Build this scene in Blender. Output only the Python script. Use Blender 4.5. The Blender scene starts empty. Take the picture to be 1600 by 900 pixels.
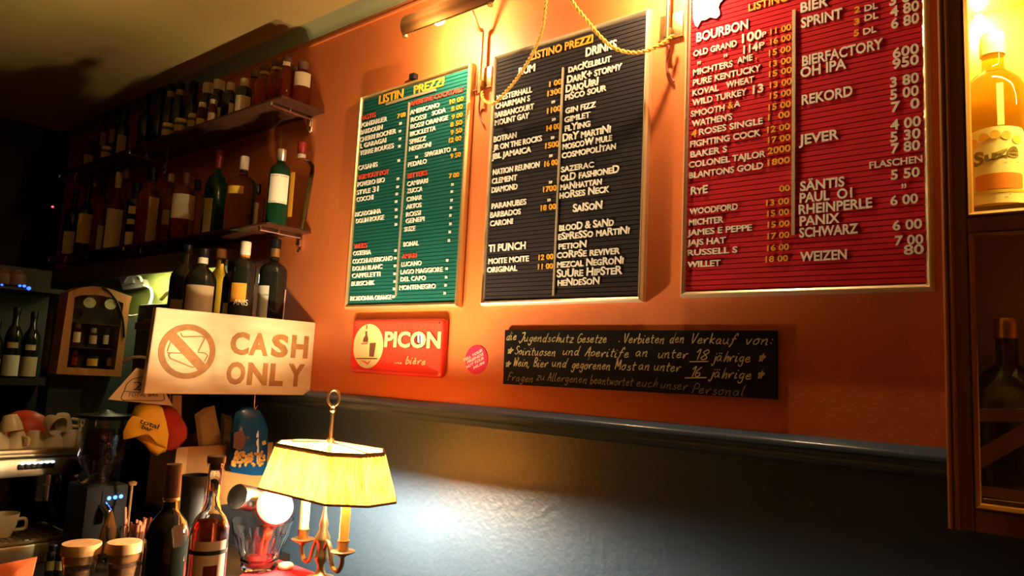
import bpy, bmesh, math, random
from mathutils import Vector, Matrix
random.seed(7)
sc = bpy.context.scene
COL = sc.collection
PI = math.pi
# ------------------------------------------------------------------ camera
F = 1112.0                                   # focal length in pixels of the 1600 px wide frame
YAW, PITCH, ROLL = [math.radians(a) for a in (38.8, 6.68, 2.85)]
CAM = Vector((0, -1.57, 1.60))
_f = Vector((-math.sin(YAW)*math.cos(PITCH), math.cos(YAW)*math.cos(PITCH), math.sin(PITCH)))
_r = Vector((math.cos(YAW), math.sin(YAW), 0))
_u = _r.cross(_f)
RT = math.cos(ROLL)*_r + math.sin(ROLL)*_u
UP = -math.sin(ROLL)*_r + math.cos(ROLL)*_u
FW = _f
cd = bpy.data.cameras.new('camera'); cam = bpy.data.objects.new('camera', cd); COL.objects.link(cam)
cd.sensor_width = 36; cd.lens = F/1600*36; cd.clip_start = .02
m = Matrix.Identity(4)
for i in range(3):
    m[i][0], m[i][1], m[i][2], m[i][3] = RT[i], UP[i], -FW[i], CAM[i]
cam.matrix_world = m
sc.camera = cam
sc.view_settings.view_transform = 'Standard'; sc.view_settings.look = 'None'
sc.view_settings.gamma = 1; sc.view_settings.use_curve_mapping = False
sc.view_settings.exposure = 0.0
# light levels (lamps below are built as objects; the cabinet strip is added fill)
PICTURE_LAMP = 2900.0
TABLE_BULB = 2900.0
CABINET_BULB = 500.0
ADDED_STRIP = 420.0
NICHE_LAMP = 60.0
ROOM = (.010, .0063, .0028)
w = bpy.data.worlds.new('dim room'); sc.world = w; w.use_nodes = True
w.node_tree.nodes['Background'].inputs[0].default_value = (*ROOM, 1)
w.node_tree.nodes['Background'].inputs[1].default_value = 1.0

# ------------------------------------------------------------------ measuring helpers (photo pixel -> place)
def ray(px, py): return RT*((px-800)/F) - UP*((py-450)/F) + FW
def wallp(px, py, y=0.0):
    d = ray(px, py); return CAM + d*((y-CAM.y)/d.y)
def onx(px, py, x):
    d = ray(px, py); return CAM + d*((x-CAM.x)/d.x)
def onz(px, py, z):
    d = ray(px, py); return CAM + d*((z-CAM.z)/d.z)
def proj(p):
    q = Vector(p)-CAM; d = q.dot(FW); return 800+F*q.dot(RT)/d, 450-F*q.dot(UP)/d, d

# ------------------------------------------------------------------ materials
MATS = {}
def mat(name, col, rough=.5, metal=0, trans=0, ior=1.45, emit=None, power=0, var=0, vscale=8, bump=0, bscale=60,
        stretch=(1, 1, 1), col2=None, coat=0, spec=.5, alpha=1, translucent=0):
    if name in MATS: return MATS[name]
    M = bpy.data.materials.new(name); M.use_nodes = True; MATS[name] = M
    nt = M.node_tree; b = nt.nodes['Principled BSDF']; I = b.inputs
    I['Base Color'].default_value = (*col, 1); I['Roughness'].default_value = rough; I['Metallic'].default_value = metal
    I['Transmission Weight'].default_value = trans; I['IOR'].default_value = ior
    I['Coat Weight'].default_value = coat; I['Specular IOR Level'].default_value = spec
    if emit:
        I['Emission Color'].default_value = (*emit, 1); I['Emission Strength'].default_value = power
    if var or bump or col2:
        tc = nt.nodes.new('ShaderNodeTexCoord'); mp = nt.nodes.new('ShaderNodeMapping')
        mp.inputs['Scale'].default_value = stretch
        nt.links.new(tc.outputs['Object'], mp.inputs[0])
    if var or col2:
        n = nt.nodes.new('ShaderNodeTexNoise'); n.inputs['Scale'].default_value = vscale; n.inputs['Detail'].default_value = 6
        nt.links.new(mp.outputs[0], n.inputs['Vector'])
        r = nt.nodes.new('ShaderNodeValToRGB'); r.color_ramp.elements[0].position = .3; r.color_ramp.elements[1].position = .7
        c2 = col2 or tuple(min(1, c*(1-var)) for c in col)
        r.color_ramp.elements[0].color = (*c2, 1); r.color_ramp.elements[1].color = (*col, 1)
        nt.links.new(n.outputs[0], r.inputs[0]); nt.links.new(r.outputs[0], I['Base Color'])
    if bump:
        n2 = nt.nodes.new('ShaderNodeTexNoise'); n2.inputs['Scale'].default_value = bscale; n2.inputs['Detail'].default_value = 4
        nt.links.new(mp.outputs[0], n2.inputs['Vector'])
        bp = nt.nodes.new('ShaderNodeBump'); bp.inputs['Strength'].default_value = bump; bp.inputs['Distance'].default_value = .01
        nt.links.new(n2.outputs[0], bp.inputs['Height']); nt.links.new(bp.outputs[0], I['Normal'])
    if translucent:
        tr = nt.nodes.new('ShaderNodeBsdfTranslucent'); tr.inputs[0].default_value = (*col, 1)
        mx = nt.nodes.new('ShaderNodeMixShader'); mx.inputs[0].default_value = translucent
        if var or col2: nt.links.new(r.outputs[0], tr.inputs[0])
        nt.links.new(b.outputs[0], mx.inputs[1]); nt.links.new(tr.outputs[0], mx.inputs[2])
        nt.links.new(mx.outputs[0], nt.nodes['Material Output'].inputs[0])
    return M
def pane_mat():
    M = bpy.data.materials.new('clear pane'); M.use_nodes = True; nt = M.node_tree
    t = nt.nodes.new('ShaderNodeBsdfTransparent'); g = nt.nodes.new('ShaderNodeBsdfGlossy')
    g.inputs['Roughness'].default_value = .03; t.inputs[0].default_value = (.95, .94, .9, 1)
    mx = nt.nodes.new('ShaderNodeMixShader'); mx.inputs[0].default_value = .05
    nt.links.new(t.outputs[0], mx.inputs[1]); nt.links.new(g.outputs[0], mx.inputs[2])
    nt.links.new(mx.outputs[0], nt.nodes['Material Output'].inputs[0]); return M
PANE = pane_mat()
ORANGE = mat('orange wall paint', (.72, .185, .042), .55, var=.12, vscale=3.5, bump=.10, bscale=140)
DADO = mat('dark blue gloss paint', (.045, .078, .130), .40, var=.15, vscale=5, bump=.18, bscale=55)
DADOTRIM = mat('dark blue rail paint', (.045, .074, .122), .22)
CREAM = mat('old cream ceiling paint', (.58, .40, .11), .8, var=.15, vscale=2)
COVE = mat('grey green cove paint', (.30, .29, .13), .7)
DARK = mat('near black wall', (.012, .011, .010), .7)
TEAL = mat('dark teal panel', (.028, .045, .038), .6, var=.3, vscale=3)
LIME = mat('lime green paint', (.42, .55, .13), .6, var=.12, vscale=6)
FLOORM = mat('dark floorboards', (.06, .035, .02), .5, var=.4, vscale=2, stretch=(1, 12, 1))
WOODD = mat('dark brown wood', (.16, .065, .02), .45, var=.45, vscale=5, stretch=(6, 6, .6))
CABW = mat('brown cabinet wood', (.27, .125, .026), .42, var=.4, vscale=5, stretch=(6, 6, .6))
WOODM = mat('varnished orange wood', (.42, .17, .04), .45, var=.4, vscale=5, stretch=(6, 6, .6))
WOODB = mat('lintel wood', (.16, .09, .035), .6, var=.4, vscale=4, stretch=(.6, 6, 6))
COUNTER = mat('black bar counter', (.02, .014, .011), .3, var=.4, vscale=6)
PALEWOOD = mat('pale sanded wood', (.74, .57, .32), .5, col2=(.58, .42, .22), vscale=5, stretch=(1, 1.2, 5), bump=.05)
CARVED = mat('carved brown wood', (.36, .165, .04), .6, var=.35, vscale=40)
GOLD = mat('dull gold frame', (.70, .50, .21), .38, metal=.75)
ALU = mat('champagne frame', (.80, .66, .40), .35, metal=.6)
BRASS = mat('aged brass', (.62, .40, .17), .32, metal=1, var=.3, vscale=20)
CHROME = mat('chrome', (.8, .78, .74), .12, metal=1)
STEEL = mat('brushed steel', (.62, .52, .33), .38, metal=.7, var=.15, vscale=4, stretch=(1, 8, 1))
BLACK = mat('black plastic', (.008, .008, .009), .35, spec=.35)
BLACKM = mat('matt black', (.010, .010, .010), .8)
FGREEN = mat('green felt', (.007, .105, .078), .9, spec=.2)
FBLACK = mat('black felt', (.024, .019, .019), .9, spec=.2)
FRED = mat('red felt', (.56, .018, .026), .9, spec=.2)
LWHITE = mat('white plastic letters', (.86, .80, .66), .45)
LORANGE = mat('yellowed plastic letters', (.85, .42, .035), .45)
LRED = mat('red plastic letters', (.70, .07, .035), .45)
CHALKB = mat('blackboard', (.007, .006, .005), .9, var=.4, vscale=9, spec=.15)
CHALK = mat('yellowish chalk', (.72, .60, .26), .9)
CHALKG = mat('greyish chalk', (.30, .24, .14), .9)
WHITE = mat('white paint', (.85, .83, .78), .5)
PAPER = mat('cream paper', (.74, .66, .46), .7)
PAPERT = mat('tan paper', (.50, .38, .20), .7)
INK = mat('black ink', (.015, .013, .012), .6)
GLASSC = mat('clear glass', (.97, .97, .96), .02, trans=1, ior=1.45)
GLASSW = mat('thick clear spirit glass', (.82, .74, .58), .03, trans=1, ior=1.22)
GLASSA = mat('amber spirit glass', (.62, .26, .06), .03, trans=.95, ior=1.25)
GLASSG = mat('green bottle glass', (.015, .09, .03), .04, trans=.7, ior=1.3)
GLASSD = mat('dark bottle glass', (.010, .012, .008), .05, trans=0, spec=.6)
GLASSR = mat('reddish bottle glass', (.40, .07, .02), .04, trans=.85, ior=1.25)
ROSE = mat('rose liqueur', (.62, .10, .045), .03, trans=.9, ior=1.33)
GENTIAN = mat('yellow aperitif', (.85, .52, .04), .02, trans=.96, ior=1.33)
CORK = mat('cork', (.60, .30, .10), .8, var=.4, vscale=40)
KRAFT = mat('kraft cardboard', (.34, .165, .04), .8, var=.2, vscale=6)
YELLOW = mat('yellow cotton', (.80, .42, .02), .9, var=.2, vscale=20)
REDCLOTH = mat('dark red cotton', (.38, .025, .012), .9, var=.2, vscale=20)
TABLECLOTH = mat('red woven cloth', (.55, .015, .025), .9, bump=.4, bscale=300)
BLUEFOIL = mat('blue foil', (.006, .055, .15), .22, var=.3, vscale=10)
NUT = mat('roasted peanuts', (.80, .40, .06), .5, var=.5, vscale=60)
TIN = mat('silver tin', (.78, .76, .72), .25, metal=1)
PORCELAIN = mat('cream porcelain', (.66, .56, .33), .3)
ORANGEP = mat('orange card', (.75, .13, .012), .7)
REDTIN = mat('red enamel tin', (.68, .030, .012), .22, coat=.4)
SIGNCREAM = mat('sign cream', (.78, .58, .22), .4)
PINK = mat('magenta sticker', (.62, .02, .07), .45)
STRAW = mat('brown paper straws', (.40, .13, .06), .7)
ROPE = mat('yellow twisted flex', (.80, .48, .07), .7)
FLEX = mat('dark red flex', (.22, .04, .02), .6)
CAPGOLD = mat('gold foil', (.78, .50, .16), .3, metal=.9)
CAPWHITE = mat('pale cap', (.72, .64, .46), .4)
CAPRED = mat('dark red cap', (.30, .02, .015), .4)
CAPSILVER = mat('silver cap', (.74, .70, .62), .28, metal=.9)
CAPBROWN = mat('brown cap', (.12, .05, .025), .6)
LABELY = mat('yellow label', (.72, .44, .04), .7)
LABELO = mat('orange label', (.80, .33, .02), .7)
LABELP = mat('pinkish label', (.86, .56, .42), .6)
HOODM = mat('bronze hood', (.30, .20, .10), .4, metal=.8)
WAX = mat('ivory candle sleeve', (.90, .68, .30), .5, translucent=.35)
SHADE = mat('pleated yellow silk', (.70, .275, .034), .9, translucent=.24, var=.72, vscale=70, stretch=(1, 1, .04))
BRAID = mat('brown braid', (.16, .09, .03), .8)
DGREEN = mat('dark green jar', (.04, .05, .02), .3)

# ------------------------------------------------------------------ mesh helpers
def nb(): return bmesh.new()
def box(bm, x0, x1, y0, y1, z0, z1, M=None, bev=0):
    r = bmesh.ops.create_cube(bm, size=1)
    mm = Matrix.Translation(((x0+x1)/2, (y0+y1)/2, (z0+z1)/2)) @ Matrix.Diagonal((abs(x1-x0), abs(y1-y0), abs(z1-z0), 1))
    if M is not None: mm = M @ mm
    bmesh.ops.transform(bm, matrix=mm, verts=r['verts'])
    if bev:
        es = list({e for v in r['verts'] for e in v.link_edges})
        bmesh.ops.bevel(bm, geom=es, offset=bev, segments=2, affect='EDGES', profile=.6)
    return bm
def lathe(bm, prof, c=(0, 0, 0), seg=24, sx=1, sy=1, M=None, rot=0):
    rings = []
    for r, z in prof:
        if r < 1e-5:
            rings.append([bm.verts.new((0, 0, z))])
        else:
            rings.append([bm.verts.new((r*sx*math.cos(rot+2*PI*i/seg), r*sy*math.sin(rot+2*PI*i/seg), z)) for i in range(seg)])
    for a, b in zip(rings, rings[1:]):
        for i in range(seg):
            j = (i+1) % seg
            q = [a[i % len(a)], a[j % len(a)], b[j % len(b)], b[i % len(b)]]
            f = []
            for v in q:
                if v not in f: f.append(v)
            if len(f) > 2:
                try: bm.faces.new(f)
                except ValueError: pass
    for rg, flip in ((rings[0], True), (rings[-1], False)):
        if len(rg) > 2:
            try: bm.faces.new(rg[::-1] if flip else rg)
            except ValueError: pass
    T = Matrix.Translation(c)
    if M is not None: T = T @ M
    bmesh.ops.transform(bm, matrix=T, verts=[v for rg in rings for v in rg])
    return bm
def tube(bm, pts, r, seg=8, closed=False, flat=1.0):
    pts = [Vector(p) for p in pts]; n = len(pts); rings = []
    nrm = None
    for i, p in enumerate(pts):
        if closed: t = pts[(i+1) % n]-pts[i-1]
        else: t = pts[min(i+1, n-1)]-pts[max(i-1, 0)]
        if t.length < 1e-9: t = Vector((0, 0, 1))
        t.normalize()
        if nrm is None:
            nrm = t.cross(Vector((0, 0, 1)))
            if nrm.length < .05: nrm = t.cross(Vector((1, 0, 0)))
        nrm = (nrm - t*nrm.dot(t)).normalized()
        b = t.cross(nrm); rr = r[i] if isinstance(r, (list, tuple)) else r
        rings.append([bm.verts.new(p+nrm*(rr*math.cos(2*PI*k/seg))+b*(rr*flat*math.sin(2*PI*k/seg))) for k in range(seg)])
    for i in range(n if closed else n-1):
        a, c = rings[i], rings[(i+1) % n]
        for k in range(seg):
            bm.faces.new((a[k], a[(k+1) % seg], c[(k+1) % seg], c[k]))
    if not closed:
        bm.faces.new(rings[0][::-1]); bm.faces.new(rings[-1])
    return bm
def spline(pts, k=8):
    P = [Vector(p) for p in pts]; out = []
    for i in range(len(P)-1):
        a, b, c, d = P[max(i-1, 0)], P[i], P[i+1], P[min(i+2, len(P)-1)]
        for j in range(k):
            t = j/k
            out.append(.5*((2*b)+(c-a)*t+(2*a-5*b+4*c-d)*t*t+(3*b-a-3*c+d)*t**3))
    out.append(P[-1]); return out
def slab(bm, pts, n, d):
    """polygon pts (3-D, in a plane) thickened by d along n"""
    n = Vector(n).normalized()*d
    a = [bm.verts.new(Vector(p)) for p in pts]; b = [bm.verts.new(Vector(p)+n) for p in pts]
    bm.faces.new(a[::-1]); bm.faces.new(b)
    for i in range(len(a)):
        j = (i+1) % len(a); bm.faces.new((a[i], a[j], b[j], b[i]))
    return bm
def ring2d(bm, o, u, v, n, ri, ro, d, seg=48, su=1, sv=1):
    o, u, v, n = [Vector(q) for q in (o, u, v, n)]; R = []
    for i in range(seg):
        a = 2*PI*i/seg; e = u*math.cos(a)*su+v*math.sin(a)*sv
        R.append([bm.verts.new(o+e*ri), bm.verts.new(o+e*ro), bm.verts.new(o+e*ro+n*d), bm.verts.new(o+e*ri+n*d)])
    for i in range(seg):
        a, b = R[i], R[(i+1) % seg]
        for k in range(4): bm.faces.new((a[k], a[(k+1) % 4], b[(k+1) % 4], b[k]))
    return bm
def disc(bm, o, u, v, n, ru, rv, d, seg=40):
    o, u, v = Vector(o), Vector(u), Vector(v)
    return slab(bm, [o+u*(ru*math.cos(2*PI*i/seg))+v*(rv*math.sin(2*PI*i/seg)) for i in range(seg)], n, d)
def bar(bm, p, q, n, wid, d):
    """flat strip from p to q lying in the plane with normal n"""
    p, q, n = Vector(p), Vector(q), Vector(n).normalized(); s = (q-p).normalized().cross(n)*wid/2
    return slab(bm, [p-s, q-s, q+s, p+s], n, d)
def frame_rect(bm, x0, x1, z0, z1, yb, prof):
    """mitred frame on the wall; prof = [(inset, y)...] closed profile"""
    R = []
    for ins, y in prof:
        R.append([bm.verts.new((x0+ins, y, z0+ins)), bm.verts.new((x1-ins, y, z0+ins)), bm.verts.new((x1-ins, y, z1-ins)), bm.verts.new((x0+ins, y, z1-ins))])
    for a, b in zip(R, R[1:]+R[:1]):
        for k in range(4): bm.faces.new((a[k], a[(k+1) % 4], b[(k+1) % 4], b[k]))
    return bm
def puffy(bm, pts, n, th, rings=6, wob=0, back=True):
    """cushion-like body from a closed outline"""
    P = [Vector(p) for p in pts]; c = sum(P, Vector())/len(P); n = Vector(n).normalized()
    for sgn in ((1, -1) if back else (1,)):
        prev = None
        for k in range(rings+1):
            s = 1-k/rings
            hgt = th*math.sqrt(max(0, 1-s**3))*sgn
            if k == rings: cur = [bm.verts.new(c+n*hgt)]
            else: cur = [bm.verts.new(c+(p-c)*s+n*(hgt+wob*math.sin(i*2.1+k*1.3)*(1-s)*(k < rings))) for i, p in enumerate(P)]
            if prev:
                for i in range(len(P)):
                    j = (i+1) % len(P)
                    q = [prev[i], prev[j], cur[j % len(cur)], cur[i % len(cur)]]
                    q = q[:3] if len(cur) == 1 else q
                    bm.faces.new(q)
            prev = cur
    bmesh.ops.remove_doubles(bm, verts=bm.verts, dist=1e-5)
    return bm

def link(name, bm, mtl, parent=None, loc=(0, 0, 0), smooth=35):
    bmesh.ops.recalc_face_normals(bm, faces=bm.faces)
    me = bpy.data.meshes.new(name); bm.to_mesh(me); bm.free()
    me.materials.append(mtl)
    if smooth:
        for p in me.polygons: p.use_smooth = True
        try: me.set_sharp_from_angle(angle=math.radians(smooth))
        except Exception: pass
    o = bpy.data.objects.new(name, me); COL.objects.link(o); o.location = loc
    if parent: o.parent = parent
    return o
class Thing:
    def __init__(s, name, label, cat, loc, group=None):
        s.loc = Vector(loc); o = s.o = bpy.data.objects.new(name, None); COL.objects.link(o)
        o.empty_display_size = .05; o.location = s.loc; o['label'] = label; o['category'] = cat
        if group: o['group'] = group
    def p(s, name, bm, mtl, parent=None, label=None, smooth=35):
        bmesh.ops.translate(bm, verts=bm.verts, vec=-s.loc)
        o = link(name, bm, mtl, parent or s.o, smooth=smooth)
        if label: o['label'] = label
        return o
def single(name, bm, mtl, label, cat, loc, group=None, smooth=35):
    bmesh.ops.translate(bm, verts=bm.verts, vec=-Vector(loc))
    o = link(name, bm, mtl, None, loc, smooth); o['label'] = label; o['category'] = cat
    if group: o['group'] = group
    return o
def struct(name, bm, mtl, smooth=0):
    o = link(name, bm, mtl, None, smooth=smooth); o['kind'] = 'structure'; return o

# ------------------------------------------------------------------ lettering
def glyphs(body, off=.0, caps=True, spacing=1.0, extrude=.5, shear=0):
    cu = bpy.data.curves.new('lettering', 'FONT'); cu.body = body; cu.size = 1; cu.offset = off; cu.extrude = extrude
    cu.resolution_u = 3; cu.space_character = spacing; cu.shear = shear
    if caps:
        cu.small_caps_scale = .78
        for i, ch in enumerate(body):
            if ch.islower(): cu.body_format[i].use_small_caps = True
    ob = bpy.data.objects.new('lettering', cu); COL.objects.link(ob)
    dg = bpy.context.evaluated_depsgraph_get()
    me = bpy.data.meshes.new_from_object(ob.evaluated_get(dg))
    bm = bmesh.new(); bm.from_mesh(me)
    bpy.data.objects.remove(ob); bpy.data.meshes.remove(me); bpy.data.curves.remove(cu)
    return bm
_h = glyphs('H', extrude=0); CAPH = max(v.co.y for v in _h.verts); _h.free()
def text_bm(body, P, u, v, n, width, height, th=.0012, off=.015, caps=True, shear=0, spacing=1.0):
    """lettering whose baseline starts at P; width along u; cap height along v"""
    bm = glyphs(body, off, caps, spacing, shear=shear)
    xs = [q.co.x for q in bm.verts]; x0, x1 = min(xs), max(xs)
    P, u, v, n = [Vector(q) for q in (P, u, v, n)]
    if body == '\u201d':
        ys = [q.co.y for q in bm.verts]; y0, y1 = min(ys), max(ys)
        for q in bm.verts: q.co.y = CAPH*(.12+.62*(q.co.y-y0)/(y1-y0))
    for q in bm.verts:
        c = q.co.copy()
        q.co = P + u*((c.x-x0)/(x1-x0)*width) + v*((c.y+off)/(CAPH+2*off)*height) + n*((c.z+.5)*th)
    return bm
def px_text(body, plane, axis, p0, px1, hpx, n, **kw):
    """lettering on a vertical plane between two photo columns"""
    P = plane(*p0); a = Vector(axis); lo, hi = 0, 2.5
    for _ in range(40):
        mid = (lo+hi)/2
        if proj(P+a*mid)[0] < px1: lo = mid
        else: hi = mid
    h = plane(p0[0], p0[1]-hpx).z-P.z
    return text_bm(body, P, a, (0, 0, 1), n, lo, h, **kw)

# ================================================================== THE ROOM
ZC = 2.895; ZR = 1.488; XL, XR, YF = -4.75, 1.4, -3.4
bm = nb(); box(bm, XL-.1, XR, 0, .1, ZR-.02, ZC+.1); struct('wall_back', bm, ORANGE)
bm = nb(); box(bm, XL-.1, XR, .001, .1, 0, ZR); struct('trim_1', bm, DADO)
bm = nb()                                                            # moulded dado rail
prof = [(0, ZR+.010), (-.004, ZR+.009), (-.023, ZR-.002), (-.027, ZR-.007), (-.027, ZR-.014), (-.018, ZR-.020), (-.014, ZR-.028), (-.017, ZR-.034), (-.012, ZR-.042), (0, ZR-.05)]
for a in (XL, XR): pass
A = [bm.verts.new((XL, y, z)) for y, z in prof]; B = [bm.verts.new((XR, y, z)) for y, z in prof]
for i in range(len(prof)-1): bm.faces.new((A[i], A[i+1], B[i+1], B[i]))
bm.faces.new(A); bm.faces.new(B[::-1])
struct('trim_2', bm, DADOTRIM, smooth=50)
bm = nb(); box(bm, XL-.1, XR, YF, .1, -.1, 0); struct('floor', bm, FLOORM)
bm = nb(); box(bm, XL-.1, XR, YF, .1, ZC, ZC+.1); struct('ceiling', bm, CREAM)
bm = nb(); box(bm, XL-.1, XL, YF, .1, 0, ZC); struct('wall_left', bm, DARK)
bm = nb(); box(bm, XR, XR+.1, YF, .1, 0, ZC); struct('wall_right', bm, ORANGE)
bm = nb()                                                            # cove between wall and ceiling
prof = [(0, 2.862)]+[(-.055*(1-math.cos(t*PI/2/6))-.006, 2.862+(ZC-2.862)*math.sin(t*PI/2/6)) for t in range(7)]+[(-.061, ZC), (0, ZC)]
A = [bm.verts.new((XL, y, z)) for y, z in prof]; B = [bm.verts.new((XR, y, z)) for y, z in prof]
for i in range(len(prof)): bm.faces.new((A[i], A[(i+1) % len(prof)], B[(i+1) % len(prof)], B[i]))
struct('trim_3', bm, COVE, smooth=50)
bm = nb(); box(bm, XL, XR, -.008, 0, 2.834, 2.842); struct('trim_4', bm, ORANGE)

# green painted strip of wall low behind the bar, under a wooden lintel
gx0, gx1 = -4.7, -2.66
bm = nb(); box(bm, gx0, gx1, -.004, 0, ZR+.005, 1.985); struct('trim_5', bm, LIME)
bm = nb(); box(bm, gx0, gx1+.02, -.14, 0, 1.985, 2.03, bev=.003); box(bm, gx0, gx1+.02, -.14, -.128, 1.95, 1.986); struct('trim_6', bm, WOODB)

# ================================================================== LETTER BOARDS
def letter_board(label, corners_px, mats, yfront=-.026, ridge=.0118, fw=.0145, zt=None):
    P = [wallp(px, py, yfront) for px, py in corners_px]            # tl, tr, br, bl outer corners
    x0, x1 = (P[0].x+P[3].x)/2, (P[1].x+P[2].x)/2; z0 = (P[2].z+P[3].z)/2; z1 = zt or (P[0].z+P[1].z)/2
    t = Thing('letter_board', label, 'menu board', ((x0+x1)/2, 0, z0), 'letter boards with price lists')
    bm = nb()
    frame_rect(bm, x0, x1, z0, z1, 0, [(0, -.001), (0, yfront+.008), (.004, yfront), (fw*.45, yfront-.002), (fw*.6, yfront+.004), (fw, yfront+.008), (fw, -.001)])
    t.p('frame', bm, mats[0], smooth=20)
    bm = nb(); yf = yfront+.006; n = int((z1-z0-2*fw)/ridge); rz = (z1-z0-2*fw)/n
    L, Rr = x0+fw-.002, x1-fw+.002; vs = []
    for i in range(n):
        b = z0+fw+i*rz
        for dz, y in ((0, yf+.004), (rz*.13, yf+.004), (rz*.16, yf), (rz*.97, yf), (rz, yf+.004)): vs.append((y, b+dz))
    a = [bm.verts.new((L, y, z)) for y, z in vs]; b = [bm.verts.new((Rr, y, z)) for y, z in vs]
    for i in range(len(vs)-1): bm.faces.new((a[i], b[i], b[i+1], a[i+1]))
    box(bm, L, Rr, yf+.006, -.001, z0+fw-.002, z1-fw+.002)
    t.p('felt_panel', bm, mats[1], smooth=0)
    return t, yf
def lines(t, yf, cv, rows, hdef):
    pl = lambda a, b: wallp(a, b, yf)
    for row in rows:
        body, x, y, x1 = row[:4]; k = row[4] if len(row) > 4 else 'w'; h = row[5] if len(row) > 5 else hdef
        a, b = cv(x, y); c, _ = cv(x1, y); s = cv(0, 1)[1]-cv(0, 0)[1]
        bm = px_text('\u201d' if body == '"' else body, pl, (1, 0, 0), (a, b), c, h*s*.97, (0, -1, 0), th=.003, off=.022 if h > 40 else (.02 if h > 21 else .012))
        nm = 'price' if body.replace(' ', '').isdigit() else ('ditto_mark' if body == '"' else 'menu_line')
        t.p(nm, bm, {'w': LWHITE, 'o': LORANGE, 'r': LRED}[k], smooth=0)
def divider(t, yf, p, q, wid=.006):
    bm = nb(); a, b = wallp(*p, yf), wallp(*q, yf); x = (a.x+b.x)/2
    box(bm, x-wid/2, x+wid/2, yf-.005, yf, min(a.z, b.z), max(a.z, b.z)); t.p('divider', bm, ALU)

# --- red board
tR, yf = letter_board('large red letter board of bourbons and beers, right of the black board', [(1074, -60), (1447, -60), (1461, 452), (1059, 465.5)], (ALU, FRED), zt=2.66)
r1 = lambda x, y: (1050+x/3.75, y/3.75)
r2 = lambda x, y: (1050+x/3.6, 230+y/3.6)
lines(tR, yf, r1, [
 ('LISTINO', 450, 70, 690, 'o', 45), ('BOURBON', 145, 250, 448, 'w', 56), ('OLD GRAND', 127, 335, 382), ('100', 412, 256, 528, 'w', 56), ('P', 530, 220, 555, 'w', 30), ('11 00', 578, 207, 700, 'o'),
 ('"', 150, 384, 172, 'w', 30), ('"', 305, 342, 328, 'w', 30), ('114', 420, 318, 505, 'w', 50), ('P', 512, 288, 545), ('16 00', 578, 265, 698, 'o'),
 ('MICHTERS', 125, 445, 358), ('AME', 384, 375, 474), ('.', 490, 350, 500, 'o'), ('15 00', 570, 332, 698, 'o'), ('PURE KENTUCKY', 125, 505, 522), ('13 00', 572, 397, 700, 'o'),
 ('KOVAL', 122, 565, 275), ('WHEAT', 318, 518, 482), ('15 00', 570, 455, 704, 'o'), ('WILD TURKEY', 120, 622, 440), ('13', 475, 553, 537, 'w', 52), ('13 00', 575, 520, 704, 'o'),
 ('SMOOTH', 112, 688, 310), ('&', 330, 640, 362, 'o', 40), ('A', 365, 632, 402), ('15 00', 575, 583, 700, 'o'), ("WATHEN'S", 118, 745, 355), ('15 00', 568, 650, 698, 'o'),
 ('4', 115, 808, 146, 'o', 44), ('ROSES SINGLE', 160, 793, 535), ('1  00', 565, 708, 692, 'o'), ('FIGHTING COCK', 108, 865, 522), ('12 00', 560, 780, 692, 'o'), ('17 00', 565, 842, 695, 'o')], 36)
lines(tR, yf, r2, [
 ('BAKER S', 105, 60, 312), ('COLONEL TAJLOR', 97, 118, 528), ('2000', 540, 42, 668, 'o', 38), ('BLANTONS GOLD', 98, 178, 515), ('1800', 540, 105, 665, 'o'),
 ('RyE', 108, 270, 203, 'w', 46), ('00', 605, 252, 665, 'o'), ('13 00', 532, 332, 660, 'o'), ('WOODFORD', 100, 380, 372), ('15 00', 538, 392, 660, 'o'),
 ('MICHTER', 97, 442, 290), ('15 00', 540, 455, 662, 'o'), ('JAMES E PEPPE', 88, 500, 452), ('17 00', 540, 518, 662, 'o'), ('JAJS HAT', 88, 556, 305), ('16 00', 538, 585, 660, 'o'),
 ('RUSSELL S', 90, 612, 370), ('18 00', 528, 648, 655, 'o'), ('WILLET', 88, 678, 275)], 34)
lines(tR, yf, r1, [
 ('BIER', 755, 78, 915), ('SPRINT', 758, 168, 1000), ('2', 1070, 80, 1105, 'o', 36), ('DL', 1130, 70, 1207, 'w', 36), ('3', 1068, 150, 1102, 'o', 36), ('DL', 1130, 126, 1210, 'w', 36), ('5', 1066, 216, 1098, 'o', 36), ('DL', 1122, 206, 1200, 'w', 36),
 ('3 80', 1275, 37, 1450), ('4 80', 1280, 102, 1450), ('6 80', 1285, 172, 1450), ('BIERFACTORY', 765, 390, 1238), ('600', 1295, 345, 1448), ('OH IPA', 755, 458, 1022), ('950', 1293, 408, 1448),
 ('3 80', 1280, 515, 1448), ('REKORD', 762, 618, 1060), ('5 00', 1280, 588, 1448), ('7  0', 1285, 660, 1452), ('4 00', 1282, 765, 1460), ('JEVER', 745, 852, 980), ('5 30', 1280, 835, 1458), ('7 80', 1285, 902, 1455)], 60)
lines(tR, yf, r2, [
 ('FLASCHEN', 1112, 122, 1410, 'w', 38), ('5 50', 1232, 185, 1395), ('S\u00c4NTIS', 722, 250, 972), ('"', 1292, 242, 1320, 'w', 50), ('PAUL  O1', 720, 315, 1015), ('RHEINPERLE', 715, 380, 1128), ('6 00', 1230, 330, 1385),
 ('PANIX', 720, 445, 945), ('6 00', 1243, 470, 1408), ('SCHWARZ', 718, 510, 1048), ('7 00', 1255, 555, 1415), ('WEIZEN', 722, 645, 985), ('80', 1305, 607, 1418)], 56)
divider(tR, yf, r1(722, 60), r2(680, 495), .007)
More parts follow.
